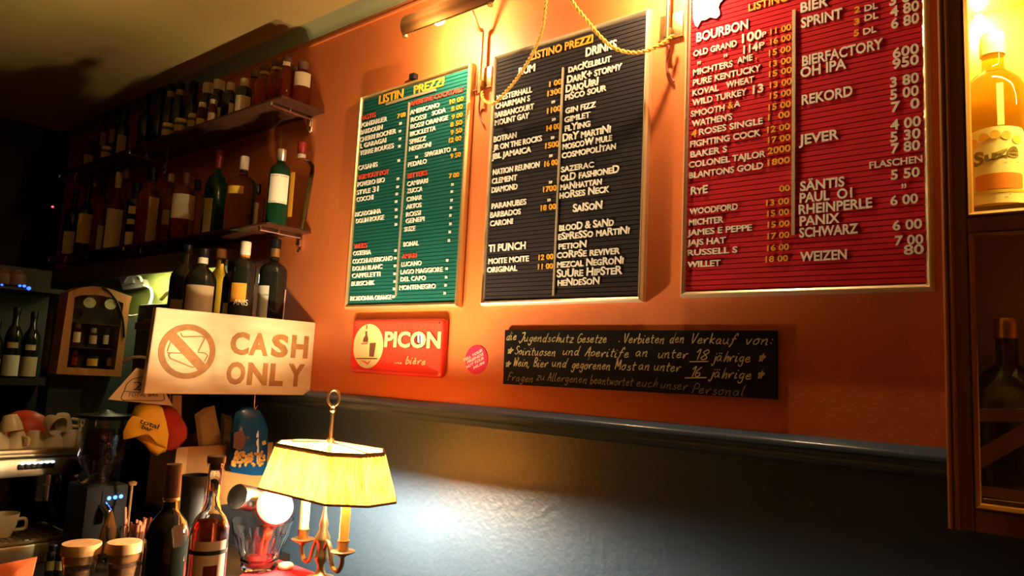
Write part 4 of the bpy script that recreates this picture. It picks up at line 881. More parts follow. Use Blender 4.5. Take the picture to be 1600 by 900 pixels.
# --- partition with the wooden miniature cabinet, cables and far shelf
bm = nb(); box(bm, -3.335, -3.293, onx(74, 620, -3.293).y, -.01, ZBK, 1.75); struct('trim_7', bm, TEAL)
XF = -3.2
FP = lambda x, y: onx(x/3.4625, 380+y/3.4625, XF)
t = Thing('display_cabinet', 'small house-shaped wooden display cabinet of miniature bottles', 'display cabinet', FP(480, 715))
out = [FP(*a) for a in ((372, 265), (440, 240), (500, 232), (560, 238), (612, 252), (715, 290), (702, 330), (655, 722), (305, 708))]
inn = [FP(*a) for a in ((405, 292), (440, 282), (500, 278), (560, 284), (612, 298), (668, 325), (668, 330), (620, 685), (362, 672))]
bm = nb(); n = len(out); V = [[bm.verts.new(p+Vector((dx, 0, 0))) for p in L_] for L_, dx in ((out, 0), (inn, 0), (inn, -.09), (out, -.09))]
for a, b in zip(V, V[1:]+V[:1]):
    for i in range(n): bm.faces.new((a[i], a[(i+1) % n], b[(i+1) % n], b[i]))
t.p('wooden_case', bm, WOODM, smooth=0)
bm = nb(); slab(bm, [p+Vector((-.088, 0, 0)) for p in inn], (-1, 0, 0), .004); t.p('back_panel', bm, mat('dim mirror back', (.10, .075, .035), .3, metal=.4), smooth=0)
for yy in (425, 560):
    a, b = FP(385, yy), FP(650, yy+8); bm = nb(); box(bm, XF-.085, XF-.01, a.y, b.y, a.z-.003, a.z); t.p('inner_shelf', bm, mat('smoked shelf glass', (.16, .06, .03), .05, trans=.55, ior=1.2))
bm = nb(); slab(bm, [p+Vector((-.004, 0, 0)) for p in inn], (-1, 0, 0), .002); t.p('glass_front', bm, PANE, smooth=0)
for cx, cy in ((485, 322), (598, 330)):
    bm = nb(); O = FP(cx, cy); disc(bm, O+Vector((-.001, 0, 0)), (0, 1, 0), (0, 0, 1), (1, 0, 0), .024, .022, .002, 20); t.p('round_badge', bm, mat('faded badge', (.42, .40, .20), .6, var=.5, vscale=60), smooth=0)
ZA, ZBb, ZCc = FP(500, 560).z, FP(500, 425).z, FP(490, 678).z
for i, (cx, base, top, wpx, gl, lb, cpm, lab) in enumerate(((408, ZCc, 580, 34, GLASSR, CAPRED, CAPRED, 'miniature red bottle at the bottom left of the wooden display cabinet'), (505, ZCc, 590, 62, GLASSD, LABELY, BLACK, 'miniature with yellow label at the bottom middle of the display cabinet'), (597, ZCc, 580, 26, GLASSD, LABELY, BLACK, 'slim miniature with pale yellow label at the bottom right of the display cabinet'),
    (425, ZA, 432, 42, GLASSA, PAPER, CAPWHITE, 'miniature with white label on the left of the middle cabinet shelf'), (510, ZA, 460, 44, GLASSW, PAPERT, CAPWHITE, 'clear miniature in the middle of the middle cabinet shelf'), (580, ZA, 455, 34, GLASSD, PAPER, CAPBROWN, 'dark miniature with pale label on the right of the middle cabinet shelf'))):
    P = onx(cx/3.4625, 380+top/3.4625, XF-.05); d = proj(P)[2]
    bottle(lab, P.x, P.y, base+.0005, P.z-base, wpx/3.4625*d/F/2, 'gin', gl, cpm, rn=.009, labels=((.15, .6, lb, 1.9),), group='miniatures in the display cabinet', seg=14, name='miniature_bottle')
# under-lintel lamp strip, white socket strip, cables
P = W(250, 425, -.06)
t = Thing('strip_lamp', 'small strip lamp tucked under the wooden lintel above the green wall', 'lamp', (-3.2, -.09, 1.984))
bm = nb(); box(bm, -3.46, -2.85, -.115, -.075, 1.976, 1.985); t.p('housing', bm, WHITE)
bm = nb(); box(bm, -3.44, -2.87, -.110, -.082, 1.972, 1.976); t.p('tube', bm, mat('strip light', (1, 1, .8), .5, emit=(1, .86, .45), power=NICHE_LAMP))
XP = -.03
t = Thing('socket_strip', 'white power strip with plugs on the green wall', 'power strip', W(205, 447, XP))
bm = nb(); slab(bm, [W(*a, XP) for a in ((188, 440), (222, 436), (226, 448), (192, 453))], (0, 1, 0), .026); t.p('strip', bm, WHITE)
bm = nb(); slab(bm, [W(*a, XP-.01) for a in ((186, 434), (206, 430), (208, 442), (190, 446))], (0, 1, 0), .02); t.p('plug', bm, WHITE)
bm = nb(); tube(bm, spline([W(195, 440, XP-.015), W(205, 429, XP-.02), W(218, 432, XP-.02), W(222, 440, XP-.015)], 6), .006, 8); tube(bm, spline([W(224, 446, XP), W(236, 452, XP-.02), W(236, 470, XP-.05), W(224, 488, XP-.08), W(205, 494, XP-.1), W(190, 490, XP-.1)], 6), .006, 8); t.p('cord', bm, WHITE)
bm = nb(); tube(bm, spline([W(252, 468, -.03), W(262, 458, -.035), W(274, 452, -.03), W(281, 452, -.02)], 6), [.010]*6+[.013]*8+[.006]*5, 8, flat=.6); single('white_cable_end', bm, PORCELAIN, 'white inline cable switch on the green wall left of the bottles', 'cable', W(262, 458, -.03))
bm = nb(); tube(bm, spline([onx(160, 449, -3.194), onx(172, 457, -3.194), onx(184, 474, -3.194), onx(192, 500, -3.194), onx(194, 528, -3.194)], 6), .0045, 8); single('black_cable', bm, BLACK, 'thin black cable hanging over the display cabinet edge', 'cable', onx(194, 528, -3.194))
bm = nb(); tube(bm, spline([onx(192, 566, -2.735), onx(205, 559, -2.735), onx(222, 558, -2.735), onx(236, 562, -2.735)], 6), .006, 8); single('grey_hose', bm, mat('grey hose', (.5, .5, .48), .4), 'thin grey hose left of the cash only sign', 'hose', onx(236, 562, -2.75))
bm = nb(); box(bm, -2.98, -2.74, onx(211, 520, -2.98).y, -.03, ZBK, onx(232, 474, -2.85).z, bev=.01); single('black_appliance', bm, BLACK, 'tall black appliance standing behind the cash only sign', 'appliance', (-2.86, -.24, ZBK))

# far dark corner: shelf with bottles and a blue light string
XQ = -3.75
a = onx(0, 590, XQ); b = onx(70, 588, XQ)
t = Thing('bottle_cabinet', 'dark cabinet shelf with bottles in the far left corner', 'cabinet', (XQ, a.y, 0))
bm = nb(); box(bm, XQ-.22, XQ+.05, a.y-.3, b.y+.05, a.z-.03, a.z); box(bm, XQ-.24, XQ-.22, a.y-.3, b.y+.05, .0, 1.98); box(bm, XQ-.22, XQ+.05, a.y-.3, b.y+.05, onx(30, 447, XQ).z-.02, onx(30, 447, XQ).z); t.p('carcass', bm, mat('olive dark panel', (.016, .014, .006), .5), smooth=0)
zq = a.z
for px, top, wp, lb, lab in ((28, 480, 24, PAPER, 'dim bottle with wide pale label, middle of the far left shelf'), (55, 487, 24, PAPERT, 'dim bottle with tan band labels, right end of the far left shelf'), (-3, 500, 22, PAPERT, 'dim bottle cut by the left picture edge on the far left shelf')):
    P = onx(px, top, XQ); d = proj(P)[2]; bottle(lab, P.x, P.y, zq, P.z-zq, wp*d/F/2, 'wine', GLASSD, BLACK, labels=((.03, .32, lb, 2.2), (.42, .5, PAPERT, 1.2)), group='bottles on the far left shelf')
zq2 = onx(30, 447, XQ).z
for px, top, wp, lab in ((6, 420, 22, 'dim brown jar above the blue lights, nearest the left edge'), (28, 422, 26, 'dim brown jar above the blue lights, right one of two')):
    P = onx(px, top, XQ-.04); d = proj(P)[2]; bm = nb(); R = wp*d/F/2; H = P.z-zq2; lathe(bm, [(R*.9, 0), (R, .01), (R, H*.7), (R*.6, H*.9), (R*.6, H)], (P.x, P.y, zq2), 18); single('storage_jar', bm, mat('brown jar', (.20, .10, .05), .5), lab, 'jar', (P.x, P.y, zq2), 'jars on the far left shelf')
t = Thing('blue_light_string', 'row of tiny blue lights on the far left shelf edge', 'lights', onx(25, 447, XQ+.05))
bm = nb(); tube(bm, [onx(0, 444, XQ+.055), onx(30, 447, XQ+.055), onx(50, 451, XQ+.055)], .004, 6); t.p('wire', bm, BLACK)
for px, py, r in ((3, 445, .005), (31, 446.5, .006), (38, 447, .007), (45, 450.5, .009)):
    bm = nb(); lathe(bm, [(0, -r), (r*.8, -r*.5), (r, 0), (r*.8, r*.5), (0, r)], onx(px, py, XQ+.06), 10); t.p('blue_light', bm, mat('blue led', (.1, .2, 1), .5, emit=(.02, .08, 1), power=5))
P = W(82, 323, -.16); t = Thing('red_pilot_light', 'tiny red pilot light at the left end of the lower glass shelf', 'light', (P.x, P.y, P.z))
bm = nb(); lathe(bm, [(0, -.006), (.006, 0), (0, .006)], P, 10); t.p('lens', bm, mat('red led', (1, .1, .1), .5, emit=(1, .03, .04), power=12))
bm = nb(); box(bm, P.x-.014, P.x+.014, P.y+.004, P.y+.03, zB, P.z+.012); t.p('casing', bm, BLACK)

# ================================================================== BAR COUNTER AND WHAT STANDS ON IT
ZK = 1.03
yb = onz(465, 886, ZK).y; xr = onz(507, 898, ZK).x
t = Thing('bar_counter', 'dark bar counter in the foreground under lamp and bottles', 'counter', (-1.8, yb-.4, 0))
bm = nb(); box(bm, -2.195, xr, yb-.85, yb, ZK-.04, ZK, bev=.004); t.p('worktop', bm, COUNTER)
bm = nb(); box(bm, -2.12, xr-.04, yb-.80, yb-.03, .0, ZK-.04); t.p('front', bm, mat('dark counter panel', (.03, .02, .014), .5))
bm = nb(); pts = [onz(505, 897.5, ZK+.004), onz(424, 870, ZK+.004), onz(385, 892, ZK+.004), onz(340, 925, ZK+.004), onz(420, 960, ZK+.004), onz(560, 960, ZK+.004)]
for p in pts: p.x = min(p.x, xr-.004); p.y = min(p.y, yb-.004)
slab(bm, pts, (0, 0, -1), .004); single('red_cloth', bm, TABLECLOTH, 'red woven cloth on the counter under the glass beaker', 'cloth', onz(430, 890, ZK), smooth=0)
P = onz(446, 889, ZK+.0045); t = Thing('wooden_ring', 'small pale wooden ring lying on the red cloth', 'ring', P)
bm = nb(); tube(bm, [P+Vector((.013*math.cos(a*PI/10), .013*math.sin(a*PI/10), .008)) for a in range(20)], .008, 10, closed=True); t.p('ring', bm, PALEWOOD)
bm = nb(); tube(bm, spline([P+Vector((-.018, .006, .003)), P+Vector((-.035, .012, .003)), P+Vector((-.05, .008, .003))], 4), .003, 8); t.p('cord', bm, KRAFT)

# --- rose liqueur bottle
def stand(px, py, dep):                                             # a place on the counter below a photo point
    P = CAM+ray(px, py)*dep; return P
TOP = stand(339, 712, 1.57); bx, by = TOP.x, TOP.y; H = TOP.z-ZK
t = Thing('liqueur_bottle', 'clear bottle of rose liqueur with pink label, left of the glass beaker', 'bottle', (bx, by, ZK))
R = .0405
pr = [(R*.9, 0), (R, .006), (R, H*.52), (R*.97, H*.57), (R*.78, H*.625), (R*.5, H*.665), (.0175, H*.70), (.0150, H*.74), (.0145, H*.93), (.0175, H*.935), (.0175, H*.955)]
bm = nb(); lathe(bm, pr+[(.011, H*.955), (.0105, H*.74), (.013, H*.70), (R*.44, H*.67), (R*.72, H*.625), (R*.91, H*.57), (R*.93, H*.52), (R*.93, .012), (0, .012)], (bx, by, ZK), 32); t.p('glass_body', bm, GLASSC, smooth=60)
bm = nb(); lathe(bm, [(0, .0125), (R*.925, .0125), (R*.925, H*.52), (R*.905, H*.565), (R*.74, H*.607), (0, H*.607)], (bx, by, ZK), 32); t.p('liqueur', bm, ROSE, smooth=60)
bm = nb(); lathe(bm, [(.0105, H*.92), (.0105, H*.955), (.019, H*.956), (.0195, H*.995), (.018, H)], (bx, by, ZK), 24); t.p('stopper', bm, CAPBROWN)
face = math.atan2(CAM.y-by, CAM.x-bx)
def wrap(bm, z0, z1, w0, w1, Rr, k=14):
    V0 = [bm.verts.new((bx+Rr*math.cos(face+w0+(w1-w0)*i/k), by+Rr*math.sin(face+w0+(w1-w0)*i/k), ZK+z0)) for i in range(k+1)]
    V1 = [bm.verts.new((v.co.x, v.co.y, ZK+z1)) for v in V0]
    for i in range(k): bm.faces.new((V0[i], V0[i+1], V1[i+1], V1[i]))
    return bm
lab = t.p('paper_label', wrap(nb(), .02, H*.505, -.75, 1.05, R*1.006), LABELP)
t.p('label_band', wrap(nb(), H*.425, H*.45, -1.3, 1.3, R*1.012), INK, parent=lab); t.p('label_picture', wrap(nb(), H*.29, H*.365, -.15, .55, R*1.012), mat('maroon print', (.16, .012, .012), .5), parent=lab); t.p('label_stamp', wrap(nb(), H*.165, H*.195, -.25, .45, R*1.012), INK, parent=lab)
bm = text_bm('1808', Vector((bx, by, ZK+H*.170))+Vector((math.cos(face+.1), math.sin(face+.1), 0))*(R*1.03)-Vector((-math.sin(face+.1), math.cos(face+.1), 0))*.012, (-math.sin(face+.1), math.cos(face+.1), 0), (0, 0, 1), (math.cos(face+.1), math.sin(face+.1), 0), .022, .006, th=.0003, off=0); t.p('lettering', bm, LABELP, parent=lab, smooth=0)

# --- dark bottle with paper tag
TOP = stand(273, 725, 1.63); bx2, by2 = TOP.x, TOP.y; H = TOP.z-ZK
t = Thing('wine_bottle', 'stout black bottle with hanging paper tag, left of the rose bottle', 'bottle', (bx2, by2, ZK)); R = .047
bm = nb(); lathe(bm, [(R*.9, 0), (R, .006), (R, H*.47), (R*.96, H*.53), (R*.8, H*.60), (R*.5, H*.66), (.0165, H*.69), (.0155, H*.78)], (bx2, by2, ZK), 32); t.p('glass_body', bm, GLASSD, smooth=60)
bm = nb(); lathe(bm, [(.0168, H*.76), (.0172, H*.78), (.0176, H*.985), (.0165, H)], (bx2, by2, ZK), 24); t.p('cap_sleeve', bm, CAPBROWN)
bm = nb(); lathe(bm, [(.0172, H*.745), (.0182, H*.75), (.0182, H*.765), (.0172, H*.77)], (bx2, by2, ZK), 24); t.p('collar', bm, CAPGOLD)
bm = nb(); lathe(bm, [(R*1.008, H*.16), (R*1.008, H*.17)], (bx2, by2, ZK), 32); t.p('label_line', bm, CAPSILVER)
f2 = (CAM-Vector((bx2, by2, CAM.z))).normalized(); u2 = Vector((-f2.y, f2.x, 0))
bm = nb(); B0 = Vector((bx2, by2, 0))+f2*.049
slab(bm, [B0+u2*a+Vector((0, 0, ZK+z)) for a, z in ((.010, H*.60), (.030, H*.62), (.033, H*.47), (.016, H*.455))], f2, .001); tg = t.p('paper_tag', bm, LABELP, smooth=0)
bm = nb(); tube(bm, spline([B0+u2*.02+Vector((0, 0, ZK+H*.61)), B0+u2*.018-f2*.02+Vector((0, 0, ZK+H*.66)), Vector((bx2, by2, ZK+H*.70))+f2*.017+u2*.006], 5), .0012, 6); t.p('tag_string', bm, KRAFT)

# --- black bag edge / straw cup between the two bottles
P = stand(308, 742, 1.85)
t = Thing('straw_cup', 'black paper cup of pale straws behind the rose bottle', 'cup', (P.x, P.y, ZK))
bm = nb(); lathe(bm, [(.026, 0), (.036, P.z-ZK), (.034, P.z-ZK), (.024, .004), (0, .004)], (P.x, P.y, ZK), 24); t.p('cup', bm, BLACKM)
for i in range(4):
    bm = nb(); a = Vector((P.x+.012+.003*i, P.y+.01-.002*i, ZK+.01)); tube(bm, [a, a+Vector((.012+.002*i, .015, P.z-ZK-.012-.004*i))], .0025, 8); t.p('straw', bm, mat('pale straw', (.45, .52, .48), .4))

# --- cut glass beaker with tins
PB = onz(404, 890, ZK+.0045); bx3, by3 = PB.x, PB.y; zb3 = ZK+.0045
t = Thing('glass_beaker', 'cut glass beaker filled with silver tins, in front of the lamp', 'glass', (bx3, by3, zb3))
seg = 40; bm = nb()
def cutring(r, z, amp): return [bm.verts.new((bx3+(r+amp*(1 if i % 2 else -1))*math.cos(2*PI*i/seg), by3+(r+amp*(1 if i % 2 else -1))*math.sin(2*PI*i/seg), zb3+z)) for i in range(seg)]
rg = [cutring(*a) for a in ((.036, 0, 0), (.044, .003, 0), (.047, .012, .001), (.046, .02, 0), (.050, .028, .0), (.048, .034, 0), (.053, .045, .0022), (.068, .085, .0026), (.075, .105, .001), (.080, .125, 0), (.082, .132, 0), (.079, .132, 0), (.071, .10, 0), (.048, .035, 0), (.040, .014, 0), (.02, .012, 0))]
for a, b in zip(rg, rg[1:]):
    for i in range(seg): bm.faces.new((a[i], a[(i+1) % seg], b[(i+1) % seg], b[i]))
bm.faces.new(rg[0][::-1]); bm.faces.new(rg[-1]); t.p('glass', bm, GLASSC, smooth=40)
CE = Vector((bx3, by3, zb3)); fb = (CAM-CE); fb.z = 0; fb.normalize(); ub = Vector((-fb.y, fb.x, 0)); up = Vector((0, 0, 1))
def tin(lab, pos, axis, R, L, band):
    t = Thing('metal_tin', lab, 'tin', pos, 'tins in the glass beaker'); M = axis.normalized().to_track_quat('Z', 'Y').to_matrix().to_4x4()
    bm = nb(); lathe(bm, [(R*.9, -L/2), (R, -L/2+.003), (R, L/2-.003), (R*.96, L/2), (R*.90, L/2)], pos, 32, M=M); t.p('body', bm, TIN, smooth=40)
    bm = nb(); lathe(bm, [(R*.90, L/2), (R*.86, L/2-.012), (0, L/2-.013)], pos, 32, M=M); t.p('lid_inside', bm, mat('white tin enamel', (.80, .78, .72), .3))
    if band:
        bm = nb(); lathe(bm, [(R*1.01, L/2-.010), (R*1.03, L/2-.008), (R*1.03, L/2+.001), (R*.98, L/2+.002)], pos, 32, M=M); t.p('rim', bm, band)
tin('open silver tin with red rim facing front on top of the glass beaker', CE+ub*.022+up*.160+fb*.010, fb*.85+up*.5+ub*.25, .048, .05, mat('red rim', (.6, .03, .03), .4))
tin('silver tin lying at the left on the glass beaker', CE-ub*.050+up*.185-fb*.022, fb*.75-ub*.6+up*.25, .034, .07, None)
tin('pale silver tin at the back of the glass beaker', CE+ub*.035+up*.178-fb*.068, fb*.2+ub*.3+up*.8, .036, .05, None)
bm = nb(); tube(bm, [CE+ub*.005+up*.016, CE+ub*.018+up*.122-fb*.005], [.010, .014], 10); single('red_sachet', bm, mat('red orange wrapper', (.62, .12, .05), .35), 'rolled red sachet inside the glass beaker', 'sachet', CE+up*.016)
bm = nb(); lathe(bm, [(0, 0), (.022, .001), (.026, .012), (.022, .024), (0, .026)], CE-ub*.012+up*.0165+fb*.004, 18); single('red_bottle_cap', bm, mat('red plastic cap', (.45, .05, .04), .4), 'red lid lying at the bottom of the glass beaker', 'lid', CE-ub*.012+up*.0165)

# --- corked jars, straws, stirrers, orange card
def cork_jar(label, px, pyt, wpx, dep, flip):
    T = stand(px, pyt, dep); x, y = T.x, T.y; H = T.z-ZK; R = wpx*dep/F/2
    t = Thing('cork_jar', label, 'jar', (x, y, ZK), 'corked glass jars on the counter')
    bm = nb(); rt = R*.93; rb = R*.62; zt_ = H-.024
    lathe(bm, [(rb*.9, 0), (rb, .004), (rb*1.02, zt_*.3), (rt, zt_), (rt*.94, zt_), (rb*.95, zt_*.3), (rb*.9, .006), (0, .006)], (x, y, ZK), 28); t.p('glass', bm, GLASSC, smooth=50)
    bm = nb(); lathe(bm, [(rt*.90, zt_-.018), (rt*.93, zt_), (R, zt_+.001), (R, H-.002), (R*.97, H)], (x, y, ZK), 28); t.p('cork_lid', bm, CORK)
    bm = nb(); lathe(bm, [(0, .0065), (rb*.88, .0065), (rb*.93, zt_*.3), (rt*.86, zt_*.72), (0, zt_*.76)], (x, y, ZK), 24); t.p('filling', bm, mat('brown sugar filling', (.40, .20, .08), .8, var=.5, vscale=120))
    return x, y, H, R
jx, jy, jh, jr = cork_jar('corked glass jar with white rope, left one of the two', 128, 848, 56, 1.62, 0)
bm = nb(); e = (CAM-Vector((jx, jy, ZK))); e.z = 0; e.normalize(); e2 = Vector((-e.y, e.x, 0)); o = Vector((jx, jy, ZK))+e*(jr+.006)-e2*.035
tube(bm, spline([o+Vector((0, 0, 0))-e2*.012, o+Vector((0, 0, .04))-e2*.004, o+Vector((0, 0, .066))+e2*.006, o+Vector((0, 0, .05))+e2*.013, o+e2*.012], 6), .0032, 8); single('rope_loop', bm, mat('white rope', (.72, .66, .55), .8, bump=1, bscale=500), 'white rope loop standing at the left corked jar', 'rope', o)
cork_jar('corked glass jar in front of the brown straws, right one of the two', 195, 846, 50, 1.66, 0)
P = onz(197, 884, ZK); gx_, gy_ = P.x-.02, P.y+.03
t = Thing('straw_holder', 'glass full of brown paper straws behind the right corked jar', 'straw holder', (gx_, gy_, ZK))
bm = nb(); lathe(bm, [(.036, 0), (.044, .09), (.041, .09), (.034, .005), (0, .005)], (gx_, gy_, ZK), 24); t.p('glass', bm, GLASSC, smooth=50)
rnd = random.Random(5); ztop = CAM.z+ray(200, 812).z*proj((gx_, gy_, ZK+.1))[2]
for i in range(26):
    a = rnd.uniform(0, 2*PI); r = .031*math.sqrt(rnd.random()); h = ztop-ZK+rnd.uniform(-.012, .006)+(.045 if i == 3 else 0)
    bm = nb(); tube(bm, [(gx_+r*.8*math.cos(a), gy_+r*.8*math.sin(a), ZK+.007), (gx_+r*1.25*math.cos(a), gy_+r*1.25*math.sin(a), ZK+h)], .0034, 8); t.p('straw', bm, STRAW)
P = onz(143, 872, ZK); P += Vector((-.05, .06, 0)); d = proj(P)[2]; ztop = CAM.z+ray(143, 797).z*d
bm = nb(); lathe(bm, [(.026, 0), (.027, .01), (.020, (ztop-ZK)*.55), (.004, ztop-ZK-.004), (0, ztop-ZK)], P, 9); single('paper_cone', bm, mat('tan paper cone', (.42, .22, .06), .7, var=.3, vscale=30), 'pointed tan paper cone behind the left corked jar', 'paper cone', P, smooth=20)
a, b, c_, d_ = stand(-20, 886, 1.55), stand(57, 870, 1.62), stand(46, 915, 1.60), stand(-20, 925, 1.53)
bm = nb(); slab(bm, [a, b, c_, d_], (-.4, .6, -.3), .003); a2 = Vector((0, .06, 0)); single('orange_card', bm, ORANGEP, 'orange folded card leaning at the lower left corner of the picture', 'card', d_, smooth=0)
for px, lab in ((62, 'small dark bottle with green label right of the orange card'), (78, 'small dark bottle right of the other small one by the left corked jar')):
    P = onz(px, 905, ZK); bottle(lab, P.x-.02, P.y+.03, ZK, .075, .014, 'gin', GLASSD, BLACK, rn=.008, labels=((.2, .5, mat('green paper label', (.28, .28, .08), .6)),), group='tiny bottles on the counter', name='tiny_bottle')
P = onz(165, 880, ZK); bm = nb(); lathe(bm, [(.018, 0), (.02, .005), (.012, .02), (.016, .05), (.02, .09), (.018, .09), (.012, .05), (0, .03)], (P.x-.02, P.y+.02, ZK), 18); single('shot_glass', bm, GLASSC, 'small stemmed glass between the two corked jars', 'glass', (P.x-.02, P.y+.02, ZK))

# ================================================================== TABLE LAMP
ly = -.352; lx = W(508, 795, ly).x; ZL = ZK+.0045
t = Thing('table_lamp', 'brass candle lamp with pleated yellow shade, standing on the bar counter', 'lamp', (lx, ly, ZL))
bm = nb(); lathe(bm, [(.040, 0), (.042, .003), (.038, .008), (.026, .012), (.014, .018), (.010, .03), (.010, .036)], (lx, ly, ZL), 32); t.p('base', bm, BRASS, smooth=50)
z = lambda px, py: CAM.z+ray(px, py).z*proj((lx, ly, 1.2))[2]
zz = [z(495, p) for p in (892, 868, 852, 840, 826, 818, 808)]
bm = nb(); z0_ = ZL+.04
lathe(bm, [(.010, z0_-.01), (.009, z0_), (.0185, zz[1]-.004), (.017, zz[1]+.006), (.013, zz[2]), (.0195, zz[3]-.004), (.020, zz[3]+.003), (.010, zz[4]), (.012, zz[5]), (.008, zz[6]), (.0045, zz[6]+.02), (.0048, 1.483)], (lx, ly, 0), 24); t.p('stem', bm, BRASS, smooth=50)
bm = nb(); tube(bm, [Vector((lx+.015*math.cos(a*PI/12)*.59, ly+.015*math.cos(a*PI/12)*.81, 1.506+.0213*math.sin(a*PI/12))) for a in range(24)], .0035, 8, closed=True); lathe(bm, [(.005, 1.467), (.008, 1.472), (.005, 1.479), (.008, 1.484), (0, 1.489)], (lx, ly, 0), 12); t.p('ring_handle', bm, BRASS)
SXY, zs0, zs1 = .79, 1.260, 1.378
for s in (-1, 1):
    cx = lx+s*.085; zcup = 1.120
    bm = nb(); tube(bm, spline([(lx+s*.006, ly, 1.109), (lx+s*.021, ly, 1.136), (lx+s*.036, ly, 1.114), (lx+s*.048, ly, 1.079), (lx+s*.070, ly, 1.072), (cx, ly, 1.093), (cx, ly, zcup)], 6), .006, 10); arm = t.p('arm', bm, BRASS)
    bm = nb(); lathe(bm, [(.006, zcup-.012), (.012, zcup-.006), (.030, zcup+.002), (.031, zcup+.005), (.014, zcup+.006), (.014, zcup+.026), (.0155, zcup+.028), (.0155, zcup+.031), (.012, zcup+.031)], (cx, ly, 0), 24); t.p('candle_cup', bm, BRASS, parent=arm, smooth=50)
    bm = nb(); lathe(bm, [(.0125, zcup+.030), (.0125, zcup+.122), (.010, zcup+.125)], (cx, ly, 0), 20); t.p('candle_sleeve', bm, WAX, parent=arm)
    bm = nb(); lathe(bm, [(.008, 0), (.010, .008), (.016, .026), (.0165, .038), (.011, .058), (.005, .068), (0, .072)], (cx, ly, zcup+.126), 16); t.p('bulb', bm, mat('candle bulb glow', (1, .9, .7), .5, emit=(1, .80, .52), power=TABLE_BULB), parent=arm, smooth=60)
def octo(k, zv, sub=10, amp=0.0):
    a, b, cx_, cy_ = .220*k, .112*k, .077*k, .068*k
    V = [(a, -(b-cy_)), (a, b-cy_), (a-cx_, b), (-(a-cx_), b), (-a, b-cy_), (-a, -(b-cy_)), (-(a-cx_), -b), (a-cx_, -b)]; out = []
    for i in range(8):
        p, q = Vector(V[i]), Vector(V[(i+1) % 8]); L = (q-p).length; n_ = max(4, int(L/.0045/k)//2*2); nn = Vector(((q-p).y, -(q-p).x)).normalized()
        NS = [12, 12, 12, 36, 12, 12, 12, 36][i] if True else n_
        for j in range(NS):
            r = p.lerp(q, j/NS); r = r+nn*(amp*(1 if j % 2 else -1)*(0 if j == 0 else 1)); out.append(Vector((lx+r.x, ly+r.y, zv)))
    return out
bm = nb(); N = 6; rings = []
for i in range(N+1):
    f = i/N; rings.append([bm.verts.new(v) for v in octo(1+(SXY-1)*f, zs0+(zs1-zs0)*f, amp=.0019)])
for a, b in zip(rings, rings[1:]):
    for i in range(len(a)): bm.faces.new((a[i], a[(i+1) % len(a)], b[(i+1) % len(a)], b[i]))
sh = t.p('lamp_shade', bm, SHADE, smooth=0)
bm = nb(); tube(bm, octo(1, zs0), .0032, 6, closed=True); t.p('lower_braid', bm, BRAID, parent=sh)
bm = nb(); tube(bm, octo(SXY, zs1-.004), .0052, 6, closed=True, flat=1.2); t.p('upper_braid', bm, BRAID, parent=sh)
bm = nb()
for vx, vy in ((1, 0), (-1, 0)): tube(bm, [(lx, ly, 1.390), (lx+vx*.170, ly, zs1-.004)], .0022, 6)
lathe(bm, [(.006, 1.383), (.010, 1.387), (.010, 1.397), (.006, 1.401)], (lx, ly, 0), 14)
t.p('shade_carrier', bm, BRASS, parent=sh)

# ================================================================== LIT CABINET ON THE RIGHT
yc = -.215
cx0 = W(1466, 0, yc).x; px0 = W(1512, 400, yc).x; zb = W(1476, 824, yc).z; pb = W(1527, 784, yc).z; rt_, rb_ = W(1513, 339, yc).z, W(1513, 364, yc).z
cx1, ct = .62, 2.62; px1_ = cx1-(px0-cx0)
t = Thing('bottle_cabinet', 'wooden wall cabinet with glazed door and yellow light inside, at right', 'cabinet', ((cx0+cx1)/2, 0, zb))
bm = nb()
box(bm, cx0+.012, cx0+.026, yc+.02, -.001, zb+.012, ct); box(bm, cx1-.026, cx1-.012, yc+.02, -.001, zb+.012, ct); box(bm, cx0+.012, cx1-.012, yc+.02, -.001, zb+.012, zb+.028); box(bm, cx0+.026, cx1-.026, yc+.02, -.001, ct-.016, ct); t.p('carcass', bm, CABW, smooth=0)
bm = nb(); box(bm, cx0+.026, cx1-.026, -.042, -.032, zb+.028, ct-.016); t.p('back_panel', bm, mat('yellow stained back board', (.55, .33, .07), .6, var=.25, vscale=4), smooth=0)
zsh = W(1540, 335, -.1).z
bm = nb(); box(bm, cx0+.026, cx1-.026, yc+.05, -.042, zsh-.016, zsh); t.p('shelf_board', bm, CABW, smooth=0)
zsh = zsh
zce = W(1550, 14, -.06).z
bm = nb(); box(bm, cx0+.026, cx1-.026, yc+.03, -.042, zce, zce+.014); t.p('shelf_board', bm, WOODM, smooth=0)
bm = nb()
box(bm, cx0, px0, yc, yc+.02, zb, ct, bev=.003); box(bm, px1_, cx1, yc, yc+.02, zb, ct, bev=.003); box(bm, px0, px1_, yc+.001, yc+.02, zb, pb-.012, bev=.003); box(bm, px0, px1_, yc+.001, yc+.02, rb_, rt_, bev=.003); box(bm, px0, px1_, yc+.001, yc+.02, ct-.07, ct, bev=.003)
door = t.p('door', bm, CABW, smooth=0)
bm = nb()
for a, b in ((pb-.012, rb_), (rt_, ct-.07)): frame_rect(bm, px0, px1_, a, b, 0, [(0, yc+.004), (.003, yc-.003), (.008, yc+.001), (.009, yc+.012), (0, yc+.012)])
for x in (cx0+.002, cx0+.011): tube(bm, [(x, yc-.001, zb), (x, yc-.001, ct)], .0035, 8)
t.p('moulding', bm, WOODM, parent=door)
for a, b in ((pb-.012, rb_), (rt_, ct-.07)):
    bm = nb(); box(bm, px0, px1_, yc+.012, yc+.014, a, b); t.p('glass_pane', bm, PANE, parent=door, smooth=0)
bm = nb(); P = W(1511, 76, -.04); xb_ = max(P.x-.01, cx0+.045)
